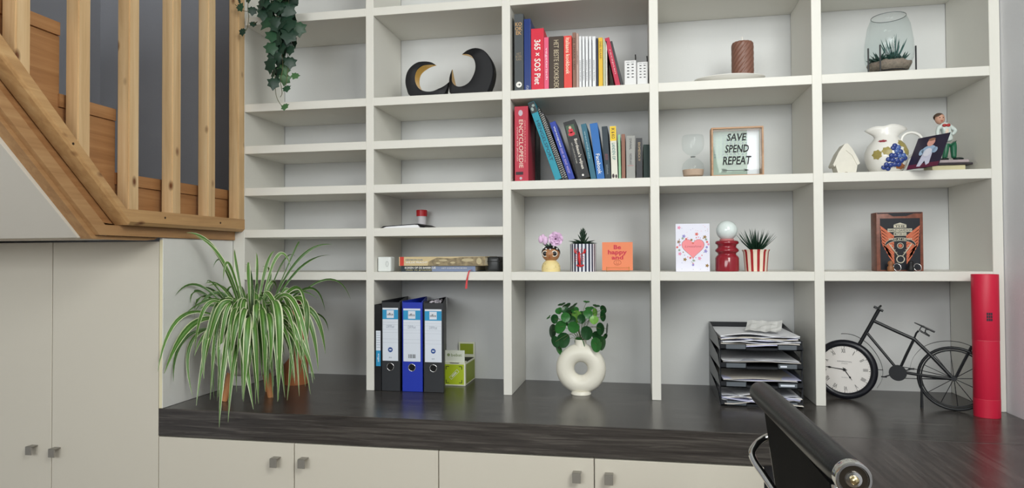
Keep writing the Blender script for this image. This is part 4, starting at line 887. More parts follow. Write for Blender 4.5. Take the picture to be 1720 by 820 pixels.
for sg in (-1, 1):
    for i in range(9):
        z_ = .74 - i * .055; x_ = .43 - .006 * i - .10 * (i > 5) * (i - 5) / 3; wings.append([(Wd * (.505 + sg * .13), zt * (z_ - .14)), (Wd * (.505 + sg * .13), zt * (z_ - .185)), (Wd * (.505 + sg * (x_ - .03)), zt * (z_ - .045)), (Wd * (.505 + sg * x_), zt * (z_ + .035)), (Wd * (.505 + sg * (x_ - .05)), zt * (z_ + .01))])
patch('wing_emblem', wings[:9], OR, tn, -.0007); patch('wing_emblem', wings[9:], OR, tn, -.0007)
patch('emblem_plates', [rect(Wd * .24, Wd * .76, zt * .665, zt * .72), rect(Wd * .37, Wd * .64, zt * .60, zt * .655), rect(Wd * .37, Wd * .64, zt * .735, zt * .785), [(Wd * .37, zt * .79), (Wd * .64, zt * .79), (Wd * .505, zt * .82)]], SV, tn, -.0010)
for tx, zz, wd, hh_ in (('THE', .76, .22, .034), ('HARLEY-DAVIDSON', .692, .49, .036), ('MOTOR CO', .628, .24, .036)): lettering(tx, Wd * wd, zt * hh_, TB, tn, (Wd * .505, -.0014, zt * zz), XF, .02)
bw = [(Wd * (.505 + .33 * math.cos(a_)), zt * (.44 + .13 * math.sin(a_))) for a_ in [PI * (.92 - .84 * i / 12) for i in range(13)]]
patch('banner', [bw + [(x, z - zt * .055) for x, z in bw[::-1]]], SV, tn, -.0011); patch('banner_face', [[(x * .99 + .0006, z - zt * .006) for x, z in bw] + [(x * .99 + .0006, z - zt * .048) for x, z in bw[::-1]]], TB, tn, -.0014)
lettering('WILD AT HEART', Wd * .5, zt * .034, SV, tn, (Wd * .505, -.0018, zt * .54), XF, .02)
bm = tube(B(), [(Wd * .505 + .0085 * math.cos(2 * PI * i / 28), -.0015, zt * .43 + .0085 * math.sin(2 * PI * i / 28)) for i in range(28)], .0011, 6, closed=True)
for sg in (-1, 1):
    tube(bm, [(Wd * (.505 + sg * .24), -.0014, zt * .46), (Wd * (.505 + sg * .05), -.0014, zt * .26)], .0016, 6)
    for k_ in range(4): tube(bm, [(Wd * (.505 + sg * (.20 - .035 * k_) - .03), -.0014, zt * (.44 - .04 * k_)), (Wd * (.505 + sg * (.20 - .035 * k_) + .03), -.0014, zt * (.44 - .04 * k_))], .0007, 5)
tube(bm, [(Wd * .505 + .011 * math.cos(2 * PI * i / 28), -.0015, zt * .2 + .011 * math.sin(2 * PI * i / 28)) for i in range(28)], .0016, 6, closed=True)
obj('engine_emblem', bm, SV, tn, smooth='all'); patch('engine_centre', [disc_pts(Wd * .505, zt * .43, .0055)], OR, tn, -.0012)
for lbl, u, m_ in (('steel key ring with a brown wooden charm standing before the tin', 1496, mat('charm_brown', (140, 92, 58), .5)), ('steel key ring with a plain black charm standing before the tin', 1530, BLACK)):
    p = AT(u, 456, Y=.025); kr = thing('key_ring', lbl, 'key ring', (p.x, .025, Z6), 0, 'key rings before the tin'); sg = 1
    q_ = 1 if u < 1510 else 1
    obj('split_ring', tube(B(), [(.020 + .0105 * math.cos(2 * PI * i / 28), .002 + .004 * math.sin(2 * PI * i / 28), .0125 + .0115 * math.sin(2 * PI * i / 28)) for i in range(28)], .0009, 6, closed=True), CHROME, kr, smooth='all')
    obj('charm', lathe(B(), [(0, 0), (.0085, 0), (.0095, .004), (.0095, .013), (.006, .019), (.0085, .024), (.007, .031), (0, .034)], 24), m_, kr, smooth='all')

# ------------------------------------------------------------------ binders
def decal(parent, name, x0, x1, z0, z1, m, y=-.0005): return patch(name, [rect(x0, x1, z0, z1)], m, parent, y)
CY = mat('label_cyan', (40, 150, 200), .45); LW = mat('label_white', (222, 228, 238), .45); LG2 = mat('label_grey', (150, 160, 176), .5)
def binder(label, rgb, u0, u1, vt, logo=True, barcode=False):
    a = AT(u0, 656, Y=0); b = AT(u1, 656, Y=0); H = AT(u0, vt, Y=0).z; Wd = b.x - a.x - .0006
    t = thing('lever_arch_binder', label, 'binder', (a.x, .001, .0003), 0, 'lever arch binders on the worktop'); m = mat('binder_%d_%d_%d' % rgb, rgb, .45, bump=.1, bscale=500)
    bm = B(); box(bm, 0, Wd, 0, .0025, 0, H, .001); box(bm, 0, .0025, .002, .272, 0, H + .004); tp = Matrix.Translation((Wd - .0025, .002, 0)) @ Matrix.Rotation(.252, 4, 'Z')
    box(bm, 0, .0025, 0, .268, 0, H + .004, M=tp); obj('cover', bm, m, t)
    obj('paper_block', prismz(B(), [(.004, .02), (Wd * .80, .02), (Wd * .80 - .048, .22), (.004, .22)], .008, H - .022), WHITE, t)
    s = MPP((a.x, 0, .2)); l0, l1 = Wd * .06, Wd * .90
    def z(v): return (656 - v) * s
    lb = obj('spine_label', box(B(), l0, l1, -.0006, 0, z(605.5), z(517)), LW, t)
    patch('label_header', [rect(l0, l1, z(536), z(520))], CY, t, -.0008); cx_ = (l0 + l1) / 2
    patch('logo_square', [rect(cx_ - 6.3 * s, cx_ + 6.3 * s, z(534), z(521))], LW, t, -.0011); lettering('office', 10.5 * s, 4.5 * s, INK, t, (cx_, -.0014, z(527.5)), XF, .01)
    patch('label_lines', [rect(l0 + .001, l1 - .001, z(v) - .0002, z(v) + .0002) for v in (541, 545, 553, 558, 569, 575)], LG2, t, -.0008)
    lettering('OIP/Post', 14 * s, 5 * s, LG2, t, (cx_, -.0009, z(548)), XF, 0, .2)
    if barcode: patch('barcode', [rect(cx_ - 6 * s + i * 1.05 * s, cx_ - 6 * s + (i * 1.05 + random.choice((.35, .7))) * s, z(600), z(593.5)) for i in range(12)], INK, t, -.0008)
    else:
        patch('label_roundel', [disc_pts(cx_, z(587), 4.2 * s)], mat('roundel_blue', (40, 78, 150), .4), t, -.0008); patch('roundel_mark', [rect(cx_ - 2 * s, cx_ + 2 * s, z(588), z(586))], LW, t, -.001)
        lettering('80', 5 * s, 2.4 * s, LG2, t, (cx_, -.0009, z(600)), XF, .0)
    zc = z(615.5); rr = 6.0 * s
    obj('finger_ring', tube(B(), [(cx_ + rr * math.cos(2 * PI * i / 28), -.0008, zc + rr * math.sin(2 * PI * i / 28)) for i in range(28)], .0013, 8, closed=True), CHROME, t, smooth='all')
    patch('finger_hole', [disc_pts(cx_, zc, rr, n=28)], mat('hole_black', (6, 6, 7), .8), t, -.0007)
    return t
BK = (38, 40, 44)
binder('black lever arch binder with cyan-headed label, left of the blue one', BK, 640.9, 672.2, 507.6)
binder('bright blue lever arch binder between the two black ones', (22, 50, 172), 675.6, 710, 508, barcode=True)
binder('black lever arch binder with crumpled papers showing on top, right of the blue one', BK, 711.8, 745.6, 509)
a = AT(629.2, 656, Y=0); b = AT(640.4, 656, Y=0); H = AT(630, 512, Y=0).z; Wd = b.x - a.x - .0005
tb = thing('ring_binder', 'narrow black ring binder against the upright, leftmost of the binders', 'binder', (a.x, .001, .0003)); s = MPP((0, 0, .2))
bm = B(); box(bm, 0, Wd, 0, .002, 0, H, .0008); box(bm, 0, .002, .002, .25, 0, H); box(bm, Wd - .002, Wd, .002, .25, 0, H); obj('cover', bm, mat('binder_gloss', (20, 20, 23), .3), tb)
obj('paper_block', box(B(), .003, Wd - .003, .02, .22, .006, H - .01), WHITE, tb)
decal(tb, 'spine_label', Wd * .22, Wd * .92, 67 * s, 100 * s, LW); decal(tb, 'label_footer', Wd * .22, Wd * .92, 41 * s, 67 * s, CY)
lettering('office', 14 * s, 3.4 * s, LW, tb, (Wd * .57, -.0009, 55 * s), SPU, .02)
patch('label_lines', [rect(Wd * .3, Wd * .85, (72 + 4 * i) * s, (72.6 + 4 * i) * s) for i in range(7)], LG2, tb, -.0009)
# crumpled papers in the third binder
bm = B(); random.seed(3); a = AT(716, 505, Y=.03)
for k_ in range(5):
    n_ = 7; g = [[bm.verts.new((a.x + .006 + (.042 - .007 * k_) * i / n_, .03 + .03 * k_ + .02 * j / 2, .305 + random.uniform(0, .012))) for i in range(n_ + 1)] for j in range(3)]
    for j in range(2):
        for i in range(n_): bm.faces.new((g[j][i], g[j][i + 1], g[j + 1][i + 1], g[j + 1][i]))
tag(obj('crumpled_paper', bm, mat('film_sleeve', (206, 200, 210), .25)), 'crumpled clear sleeves sticking out of the right-hand black binder', 'paper')

# ------------------------------------------------------------------ battery recycling box
a = AT(746, 648.5, Y=.128); b = AT(781.5, 648.5, Y=.128); s = MPP(a); Wd = b.x - a.x; zt = (649 - 611) * s; D = .15
gb = thing('battery_box', 'lime green cardboard battery box with white trim and printed bebat', 'box', (a.x, .128, .0003))
LM = mat('lime_print', (176, 196, 36), .5); CW = mat('carton_cream', (226, 228, 206), .55); OL = mat('lime_dark', (140, 156, 40), .5)
obj('carton', box(B(), 0, Wd, 0, D, 0, zt, .001), CW, gb)
patch('front_print', [rect(Wd * .04, Wd * .94, zt * .06, zt * .94)], LM, gb, -.0005)
bm = B(); flat(bm, [(.012, .006), (D - .008, .006), (D - .008, zt - .006), (.012, zt - .006)], (Wd + .0005, 0, 0), (Vector((0, 1, 0)), Vector((0, 0, 1)))); obj('side_print', bm, OL, gb)
obj('front_flap', box(B(), Wd * .02, Wd * .96, .004, .006, zt + .004, zt + .046), mat('flap_white', (220, 224, 210), .55), gb); lettering('bebat', Wd * .5, .011, mat('ink_sage', (140, 156, 110), .5), gb, (Wd * .58, .0035, zt + .029), XF, .01)
patch('logo_roundel', [disc_pts(Wd * .2, zt + .029, .0055)], mat('ink_sage', (140, 156, 110)), gb, .0035)
obj('slot_trim', box(B(), Wd * .0, Wd * .98, -.0008, .03, zt, zt + .004), CW, gb); patch('slot', [[(Wd * .25, zt * .97 + .004), (Wd * .75, zt * .97 + .004), (Wd * .68, zt * .95 + .003), (Wd * .32, zt * .95 + .003)]], INK, gb, -.001)
obj('back_flap', box(B(), Wd * .2, Wd * 1.0, D - .004, D - .002, zt, zt + .058), CW, gb); patch('back_flap_print', [rect(Wd * .27, Wd * .93, zt + .012, zt + .052)], OL, gb, D - .0045)
obj('opening', box(B(), Wd * .3, Wd * .97, .03, D - .006, zt, zt + .0008), INK, gb)
cm = []
for sx_ in (0, 1):
    for sz_ in (0, 1):
        x_ = Wd * (.10 + .74 * sx_); z_ = zt * (.13 + .72 * sz_); L = .011; dx = 1 if sx_ == 0 else -1; dz = 1 if sz_ == 0 else -1
        cm.append(rect(min(x_, x_ + dx * L), max(x_, x_ + dx * L), z_ - .0012, z_ + .0012)); cm.append(rect(x_ - .0012, x_ + .0012, min(z_, z_ + dz * L), max(z_, z_ + dz * L)))
patch('corner_marks', cm, INK, gb, -.0008)
c0 = Vector((Wd * .48, zt * .5)); d = Vector((.70, .71)); n_ = Vector((-.71, .70))
def rr_(L, w_): return [tuple(c0 + d * (sx_ * L) + n_ * (sz_ * w_)) for sx_, sz_ in ((-1, -1), (1, -1), (1, 1), (-1, 1))]
patch('battery_symbol', [rr_(.021, .0062)], mat('flap_white', (220, 224, 210)), gb, -.0008); patch('battery_symbol_inner', [rr_(.0195, .0048)], LM, gb, -.0011); patch('battery_mark', [rr_(.012, .0022)], mat('flap_white', (220, 224, 210)), gb, -.0013)

# ------------------------------------------------------------------ donut vase with pilea
p = AT(976, 661, Y=.06); s = MPP(p)
dv = thing('donut_vase', 'cream ring-shaped ceramic vase holding a round-leaved artificial plant', 'vase', (p.x, .06, 0))
def zz(v): return (661.5 - v) * s
bm = B(); Rm, rm = 26.3 * s, 15.4 * s; zc = zz(618.5); n1, n2 = 56, 24; g = []
for i in range(n1):
    A_ = 2 * PI * i / n1; g.append([bm.verts.new(((Rm + rm * math.cos(q)) * math.cos(A_), rm * .92 * math.sin(q), zc + (Rm + rm * math.cos(q)) * math.sin(A_))) for q in [2 * PI * j / n2 for j in range(n2)]])
for i in range(n1):
    for j in range(n2): bm.faces.new((g[i][j], g[(i + 1) % n1][j], g[(i + 1) % n1][(j + 1) % n2], g[i][(j + 1) % n2]))
VC = mat('vase_cream', (232, 228, 214), .38, bump=.25, bscale=90)
obj('ring', bm, VC, dv, smooth='all')
obj('foot', lathe(B(), [(0, 0), (16.5 * s, 0), (17 * s, .002), (15 * s, .012), (0, .012)], 32), VC, dv, smooth=True)
obj('neck', lathe(B(), [(11 * s, zz(584)), (9.5 * s, zz(575)), (10 * s, zz(570)), (9 * s, zz(570)), (8.5 * s, zz(578))], 28), VC, dv, smooth=True)
PL = [mat('pilea_dark', (30, 72, 36), .3, var=.35, vscale=70), mat('pilea_mid', (48, 108, 48), .3, var=.35, vscale=70), mat('pilea_bright', (110, 160, 70), .35, var=.2, vscale=70)]
STEM = mat('plant_stem_green', (92, 100, 60), .5)
pil = [(300, 130, 55, 12, 15), (365, 150, 62, 25, 25), (445, 160, 78, 15, 35), (625, 97, 45, 9, -5), (665, 185, 58, 20, 5), (755, 150, 50, 12, -10), (850, 190, 40, 52, 30), (205, 320, 45, 60, 0), (265, 215, 52, 40, 20), (130, 300, 38, 10, 45),
       (415, 245, 66, 55, 30), (500, 290, 72, 78, 0), (345, 205, 50, 45, 0), (570, 245, 45, 25, 0), (645, 255, 60, 60, 0), (740, 235, 35, 55, 0), (725, 335, 58, 50, 0), (845, 290, 40, 60, 0), (455, 430, 78, 75, 0), (280, 425, 65, 88, -20), (320, 600, 82, 98, 0),
       (180, 480, 38, 90, 0), (215, 620, 40, 75, 20), (262, 715, 26, 75, 20), (540, 640, 66, 88, 25), (630, 505, 80, 88, 0), (810, 450, 55, 78, 0), (760, 540, 62, 60, 0), (755, 660, 72, 92, 0), (830, 640, 52, 90, -10), (897, 450, 12, 72, -5), (875, 550, 25, 40, -30),
       (385, 370, 50, 42, 0), (350, 300, 60, 62, 0), (470, 200, 55, 40, -20), (840, 240, 35, 35, 0), (560, 320, 55, 60, 0), (430, 340, 60, 60, 10)]
random.seed(5); bms = B()
for i, (cx_, cy_, rx_, ry_, rot) in enumerate(pil):
    u, v = 905 + cx_ / 7.807, 495 + cy_ / 7.807; yo = random.uniform(-.045, -.005) if max(rx_, ry_) > 50 and cy_ > 250 else random.uniform(-.03, .05)
    P_ = AT(u, v, Y=.06 + yo) - Vector((p.x, .06, 0)); k_ = s / 7.807; R_ = max(rx_, ry_) * k_
    bm = B(); c = bm.verts.new((0, .0018, 0)); rings = []
    for q_, dy in ((.55, .0012), (1.0, -.0012)):
        rings.append([bm.verts.new((R_ * q_ * math.sin(2 * PI * j / 18) * (1 - .10 * math.cos(2 * PI * j / 18)), dy + (.0015 if j in (0, 9) else 0), R_ * q_ * (-math.cos(2 * PI * j / 18)) * 1.05)) for j in range(18)])
    for j in range(18): bm.faces.new((c, rings[0][j], rings[0][(j + 1) % 18])); bm.faces.new((rings[0][j], rings[1][j], rings[1][(j + 1) % 18], rings[0][(j + 1) % 18]))
    o = obj('pilea_leaf', bm, PL[2] if i in (15, 11, 16) else PL[(i * 7) % 5 % 2], dv, smooth='all')
    if rx_ >= ry_: M_ = Matrix.Rotation(-math.radians(rot), 4, 'Y') @ Matrix.Rotation(-math.acos(ry_ / rx_) * (1 if cy_ < 400 else -1), 4, 'X')
    else: M_ = Matrix.Rotation(-math.radians(rot), 4, 'Y') @ Matrix.Rotation(math.acos(rx_ / ry_) * (1 if cx_ < 500 else -1), 4, 'Z')
    o.matrix_local = Matrix.Translation(P_) @ M_
    tube(bms, spline([(random.uniform(-.006, .006), random.uniform(-.004, .004), zz(578)), (P_.x * .4, P_.y * .3, zz(560) * .5 + P_.z * .5 + .012), (P_.x, P_.y + .002, P_.z)], 4), .0007, 5)
obj('plant_stems', bms, STEM, dv)

# ------------------------------------------------------------------ letter trays and papers
a = AT(1211, 680, Y=-.045); b = AT(1349, 683, Y=-.045); TX0, TX1 = a.x, b.x; TW = TX1 - TX0
TR = mat('tray_black', (34, 36, 40), .28); TL = mat('tray_label', (96, 102, 108), .3); pit = .0585
def tray(k, label):
    t = thing('letter_tray', label, 'letter tray', (TX0 + TW / 2, -.045, .0005 + pit * k), 0, 'stacked letter trays'); h = TW / 2; D = .318
    obj('tray_floor', box(B(), -h, h, 0, D, .004, .0065), TR, t)
    for sg in (-1, 1):
        pts = [(0, 0), (D, 0), (D, .0575), (D - .03, .0575), (.05, .034), (.012, .010), (0, .010)]
        bm = B(); x0, x1 = (-h - .0025, -h) if sg < 0 else (h, h + .0025); prismx(bm, pts, x0, x1); obj('side_wall', bm, TR, t)
        obj('front_post', box(B(), sg * h - .002, sg * h + .002, .006, .012, .006, .058 if k < 3 else .03), TR, t)
    obj('back_wall', box(B(), -h, h, D - .0025, D, .0, .057), TR, t)
    fl = B(); box(fl, -h, -h * .36, -.002, .001, 0, .018, .0005); box(fl, h * .40, h, -.002, .001, 0, .018, .0005); box(fl, -h, h, -.002, .001, 0, .004); obj('front_lip', fl, TR, t)
    for x0, x1, c_ in ((-h * .86, -h * .38, 0), (h * .42, h * .86, 1)): obj('label_holder', box(B(), x0, x1, -.0035, -.002, .003, .0165, .0004), TL, t)
    if k in (1, 2): patch('label_writing', [rect(h * .46, h * (.62 if k == 2 else .8), .007, .0125)], LW, t, -.0038)
    return t
for k, l in enumerate(('black letter tray, lowest of the stack of four', 'black letter tray, second from the bottom of the stack', 'black letter tray, third from the bottom of the stack', 'black letter tray, topmost of the stack with papers heaped in it')): tray(k, l)
def sheets(k, n, thick, label, seed, spread=.006, zoff=0, curl=.0, ybase=-.035, wid=.21, L=.29):
    random.seed(seed); t = thing('paper_stack', label, 'papers', (TX0 + TW / 2, 0, .0075 + pit * k + zoff), 0, 'papers in the letter trays')
    ms = [WHITE, mat('paper_bluish', (206, 208, 238), .6), mat('paper_warm', (226, 220, 210), .6), mat('paper_grey', (196, 198, 206), .6)]
    for i in range(n):
        bm = B(); nx, ny = 10, 6; w2 = wid / 2 * random.uniform(.96, 1.04); ox, oy = random.uniform(-spread, spread), random.uniform(-spread, spread); z0 = thick * i / n; an = random.uniform(-.03, .03); cu = curl * random.uniform(.5, 1.3); ph = random.uniform(0, 6)
        top, bot = [], []
        for lst, dz in ((top, thick / n * .55), (bot, 0)):
            for jy in range(ny + 1):
                row = []
                for jx in range(nx + 1):
                    x = -w2 + 2 * w2 * jx / nx; y = L * jy / ny; z = z0 + dz + cu * (math.sin(3.1 * jx / nx * PI * .7 + ph) * .5 + .5) * (1 - jy / ny) ** 2
                    xx = x * math.cos(an) - y * math.sin(an); yy = x * math.sin(an) + y * math.cos(an)
                    row.append(bm.verts.new((max(-TW / 2 + .002, min(TW / 2 - .002, xx + ox)), min(yy + ybase + oy, .262), z)))
                lst.append(row)
        for jy in range(ny):
            for jx in range(nx): bm.faces.new((top[jy][jx], top[jy][jx + 1], top[jy + 1][jx + 1], top[jy + 1][jx])); bm.faces.new((bot[jy][jx], bot[jy + 1][jx], bot[jy + 1][jx + 1], bot[jy][jx + 1]))
        for jx in range(nx): bm.faces.new((bot[0][jx], bot[0][jx + 1], top[0][jx + 1], top[0][jx])); bm.faces.new((bot[ny][jx], top[ny][jx], top[ny][jx + 1], bot[ny][jx + 1]))
        for jy in range(ny): bm.faces.new((bot[jy][0], top[jy][0], top[jy + 1][0], bot[jy + 1][0])); bm.faces.new((bot[jy][nx], bot[jy + 1][nx], top[jy + 1][nx], top[jy][nx]))
        obj('sheet', bm, ms[(i * 5 + seed) % 4], t, smooth=True)
    return t
sheets(0, 7, .022, 'crumpled bulky papers in the lowest tray', 2, .012, 0, .012, -.048, .235)
sheets(1, 3, .006, 'thin sheaf of papers in the second tray from the bottom', 4, .004, .012, .004, -.040, .225)
sheets(2, 3, .006, 'thin curling sheaf of papers in the third tray from the bottom', 6, .004, .012, .006, -.040, .225)
sheets(3, 8, .034, 'thick white and bluish heap of papers in the topmost tray', 9, .006, .002, .010, -.036, .236)
cr = thing('crumpled_note', 'small crumpled printed note on top of the paper heap', 'note', (TX0 + TW * .62, .07, .0075 + pit * 3 + .047)); random.seed(12); bm = B()
g = [[bm.verts.new((-.055 + .11 * i / 7, -.05 + .10 * j / 5, random.uniform(0, .005) + .003 * (i % 2) + .014 * (j / 5) ** 2)) for i in range(8)] for j in range(6)]
for j in range(5):
    for i in range(7): bm.faces.new((g[j][i], g[j][i + 1], g[j + 1][i + 1], g[j + 1][i]))
obj('sheet', bm, mat('note_paper', (222, 222, 220), .6, var=.1, vscale=60), cr); cr.rotation_euler = (.1, 0, -.25)

# ------------------------------------------------------------------ bicycle clock
PF = Vector((1.5985, .128, 0)); PR = AT(1602, 690, Y=-.004); PR.z = 0; dr = (PR - PF).normalized(); nr = Vector((dr.y, -dr.x, 0))   # nr faces the room
if nr.y > 0: nr = -nr
bk = thing('bicycle_clock', 'black metal bicycle whose front wheel is a white roman-numeral clock', 'clock', PF, math.atan2(dr.y, dr.x))
def bl_(x, y):       # crop coordinate -> bike plane (along, 0, up)
    u, v = 1380 + x / 4.1, 500 + y / 4.1; d = ray(u, v); t_ = (PF - CAM).dot(nr) / d.dot(nr); q = CAM + d * t_ - PF; return Vector((q.dot(dr), 0, q.z))
RW = .0970
fc_ = Vector((bl_(160, 492).x, 0, RW)); rc_ = bl_(912, 560); rc_.z = RW
def circ(c, r, n=48, y=0, a0=0, a1=2 * PI): return [(c.x + r * math.cos(a0 + (a1 - a0) * i / n), y, c.z + r * math.sin(a0 + (a1 - a0) * i / n)) for i in range(n)]
obj('front_tyre', tube(B(), circ(fc_, RW - .0115), .0115, 14, closed=True), mat('tyre_black', (24, 25, 32), .3), bk, smooth='all')
dial = obj('clock_dial', lathe(B(), [(0, .006), (RW - .020, .006), (RW - .020, -.006), (0, -.006)], 56), mat('dial_white', (226, 222, 218), .35), bk, loc=fc_); dial.rotation_euler = (PI / 2, 0, 0)
# numerals on the dial, local to the bike
NUM = ['XII', 'I', 'II', 'III', 'IIII', 'V', 'VI', 'VII', 'VIII', 'IX', 'X', 'XI']; rn = (RW - .020) * .80; tilt = math.radians(-3)
for i, q in enumerate(NUM):
    a_ = 2 * PI * i / 12 + tilt; r_dir = Vector((math.sin(a_), 0, math.cos(a_))); t_dir = Vector((math.cos(a_), 0, -math.sin(a_)))
    lettering(q, sum({'I': .0024, 'V': .0062, 'X': .0066}[c_] for c_ in q) - (.0008 if q == 'I' else 0), .0145, INK, bk, (fc_.x + r_dir.x * rn, -.0068, fc_.z + r_dir.z * rn), (t_dir, r_dir), 0, name='numeral')
pp = []
for i in range(60):
    a_ = 2 * PI * i / 60; r0, r1 = (RW - .020) * .93, (RW - .020) * (.965 if i % 5 else .98); w_ = .00025 if i % 5 else .0009
    x_, z_ = math.sin(a_), math.cos(a_); pp.append([(fc_.x + x_ * r0 - z_ * w_, fc_.z + z_ * r0 + x_ * w_), (fc_.x + x_ * r0 + z_ * w_, fc_.z + z_ * r0 - x_ * w_), (fc_.x + x_ * r1 + z_ * w_, fc_.z + z_ * r1 - x_ * w_), (fc_.x + x_ * r1 - z_ * w_, fc_.z + z_ * r1 + x_ * w_)])
patch('minute_marks', pp, INK, bk, -.0068)
GI = mat('grey_ink', (120, 120, 124), .6)
lettering('KENSINGTON', .042, .0042, GI, bk, (fc_.x, -.0068, fc_.z + .026), XF, 0); lettering('LONDON', .018, .003, GI, bk, (fc_.x, -.0068, fc_.z + .0195), XF, 0); lettering('QUARTZ', .018, .003, GI, bk, (fc_.x, -.0068, fc_.z - .026), XF, 0)
def hand(a_deg, L, nm, y):
    a_ = math.radians(a_deg); d = Vector((math.sin(a_), 0, math.cos(a_))); sd = Vector((d.z, 0, -d.x)); bm = B()
    P_ = [(-.008, .0008), (0, .0016), (L * .62, .0009), (L * .72, .0032), (L * .82, .0009), (L, .0003)]
    L1 = [fc_ + d * q + sd * w_ + Vector((0, y, 0)) for q, w_ in P_]; L2 = [fc_ + d * q - sd * w_ + Vector((0, y, 0)) for q, w_ in P_][::-1]; bm.faces.new([bm.verts.new(v) for v in L1 + L2]); obj(nm, bm, INK, bk)
hand(276, .062, 'minute_hand', -.0085); hand(146, .040, 'hour_hand', -.0078)
o = obj('hand_hub', lathe(B(), [(.0045, 0), (.0045, .002), (0, .003)], 16), INK, bk, loc=fc_ + Vector((0, -.0075, 0))); o.rotation_euler = (PI / 2, 0, 0)
def seg(name, pts, r, n=8): return obj(name, tube(B(), [bl_(*p_) for p_ in pts], r, n), BLKMET, bk, smooth=True)
seg('fork_tube', [(392, 88), (330, 200), (262, 318)], .0058, 10); seg('handlebar', [(360, 62), (392, 78), (424, 94)], .0038)
hb = obj('handlebar_cross', tube(B(), [bl_(392, 74) + Vector((0, -.055, .004)), bl_(392, 74) + Vector((0, 0, 0)), bl_(392, 74) + Vector((0, .055, .004))], .0034, 8), BLKMET, bk, smooth=True)
seg('top_tube', [(362, 162), (500, 226), (640, 288)], .0052); seg('seat_stay', [(636, 284), (740, 385), (905, 556)], .0052); seg('down_tube', [(310, 240), (410, 360), (508, 478)], .0042)
seg('seat_tube', [(638, 284), (590, 380), (545, 478)], .0042); seg('seat_post', [(640, 276), (652, 245), (668, 228)], .0028)
o = obj('saddle', tube(B(), [bl_(638, 172), bl_(700, 200), bl_(780, 238)], [.0016, .0028, .0030], 8), BLKMET, bk)
for y in (-.012, .012): obj('saddle_wire', tube(B(), [bl_(x_, y_) + Vector((0, y, 0)) for x_, y_ in ((690, 198), (674, 222), (690, 236), (745, 266), (712, 240), (720, 214), (735, 222))], .0014, 6), BLKMET, bk)
o = obj('saddle_wire', tube(B(), [bl_(700, 200) + Vector((0, -.016, 0)), bl_(700, 200) + Vector((0, .016, 0))], .002, 6), BLKMET, bk)
cc = bl_(526, 517); o = obj('chain_disc', lathe(B(), [(0, .004), (.0245, .004), (.0250, 0), (.0245, -.004), (0, -.004)], 36), BLKMET, bk, loc=cc + Vector((0, -.006, 0))); o.rotation_euler = (PI / 2, 0, 0)
seg('chain_stay', [(565, 515), (720, 540), (905, 562)], .0046); seg('chain', [(560, 478), (640, 492), (890, 548)], .0012, 5); seg('chain', [(560, 556), (700, 560), (885, 565)], .0012, 5)
seg('crank_arm', [(528, 517), (478, 532), (425, 548)], .0018); obj('pedal', box(B(), -.008, .008, -.004, .004, -.0015, .0015), BLKMET, bk, loc=bl_(430, 546))
seg('crank_arm', [(528, 517), (590, 500), (636, 488)], .0018); obj('pedal', box(B(), -.008, .008, -.012, .004, -.0015, .0015), BLKMET, bk, loc=bl_(620, 490))
def fender(nm, pts):
    P_ = spline([bl_(*q) for q in pts], 5); bm = B(); g = []
    for v in P_: g.append((bm.verts.new(v + Vector((0, -.006, 0))), bm.verts.new(v + Vector((0, 0, .0012))), bm.verts.new(v + Vector((0, .006, 0))), bm.verts.new(v + Vector((0, 0, -.0008)))))
    for a_, b_ in zip(g[:-1], g[1:]):
        for k_ in range(4): bm.faces.new((a_[k_], a_[(k_ + 1) % 4], b_[(k_ + 1) % 4], b_[k_]))
    obj(nm, bm, BLKMET, bk)
fender('mudguard', [(135, 250), (190, 252), (250, 272), (320, 320), (378, 390), (412, 460), (422, 520), (412, 575), (383, 622)])
fender('mudguard', [(608, 492), (622, 435), (650, 388), (700, 342), (770, 312), (860, 300), (950, 308), (1030, 335), (1085, 365)])
seg('mudguard_strut', [(372, 495), (424, 499)], .0012, 5); seg('rear_strut', [(1036, 335), (980, 440), (925, 548)], .0042)
obj('rear_rim', tube(B(), circ(rc_, RW - .0045), .0045, 10, closed=True), BLKMET, bk, smooth='all'); obj('rear_inner_rim', tube(B(), circ(rc_, RW - .0125), .0022, 8, closed=True), BLKMET, bk, smooth='all')
for i in range(12):
    a_ = 2 * PI * i / 12 + .1; obj('spoke', tube(B(), [rc_ + Vector((.008 * math.cos(a_), 0, .008 * math.sin(a_))), rc_ + Vector(((RW - .011) * math.cos(a_), 0, (RW - .011) * math.sin(a_)))], .0011, 5), BLKMET, bk)
o = obj('hub', lathe(B(), [(0, .008), (.0075, .008), (.008, 0), (.0075, -.008), (0, -.008)], 20), BLKMET, bk, loc=rc_); o.rotation_euler = (PI / 2, 0, 0)
ks = bl_(692, 720); ks.z = 0.001; obj('kickstand', tube(B(), [bl_(684, 545), bl_(690, 620) + Vector((0, -.006, 0)), ks + Vector((0, -.012, 0))], [.003, .003, .0045], 8), BLKMET, bk)

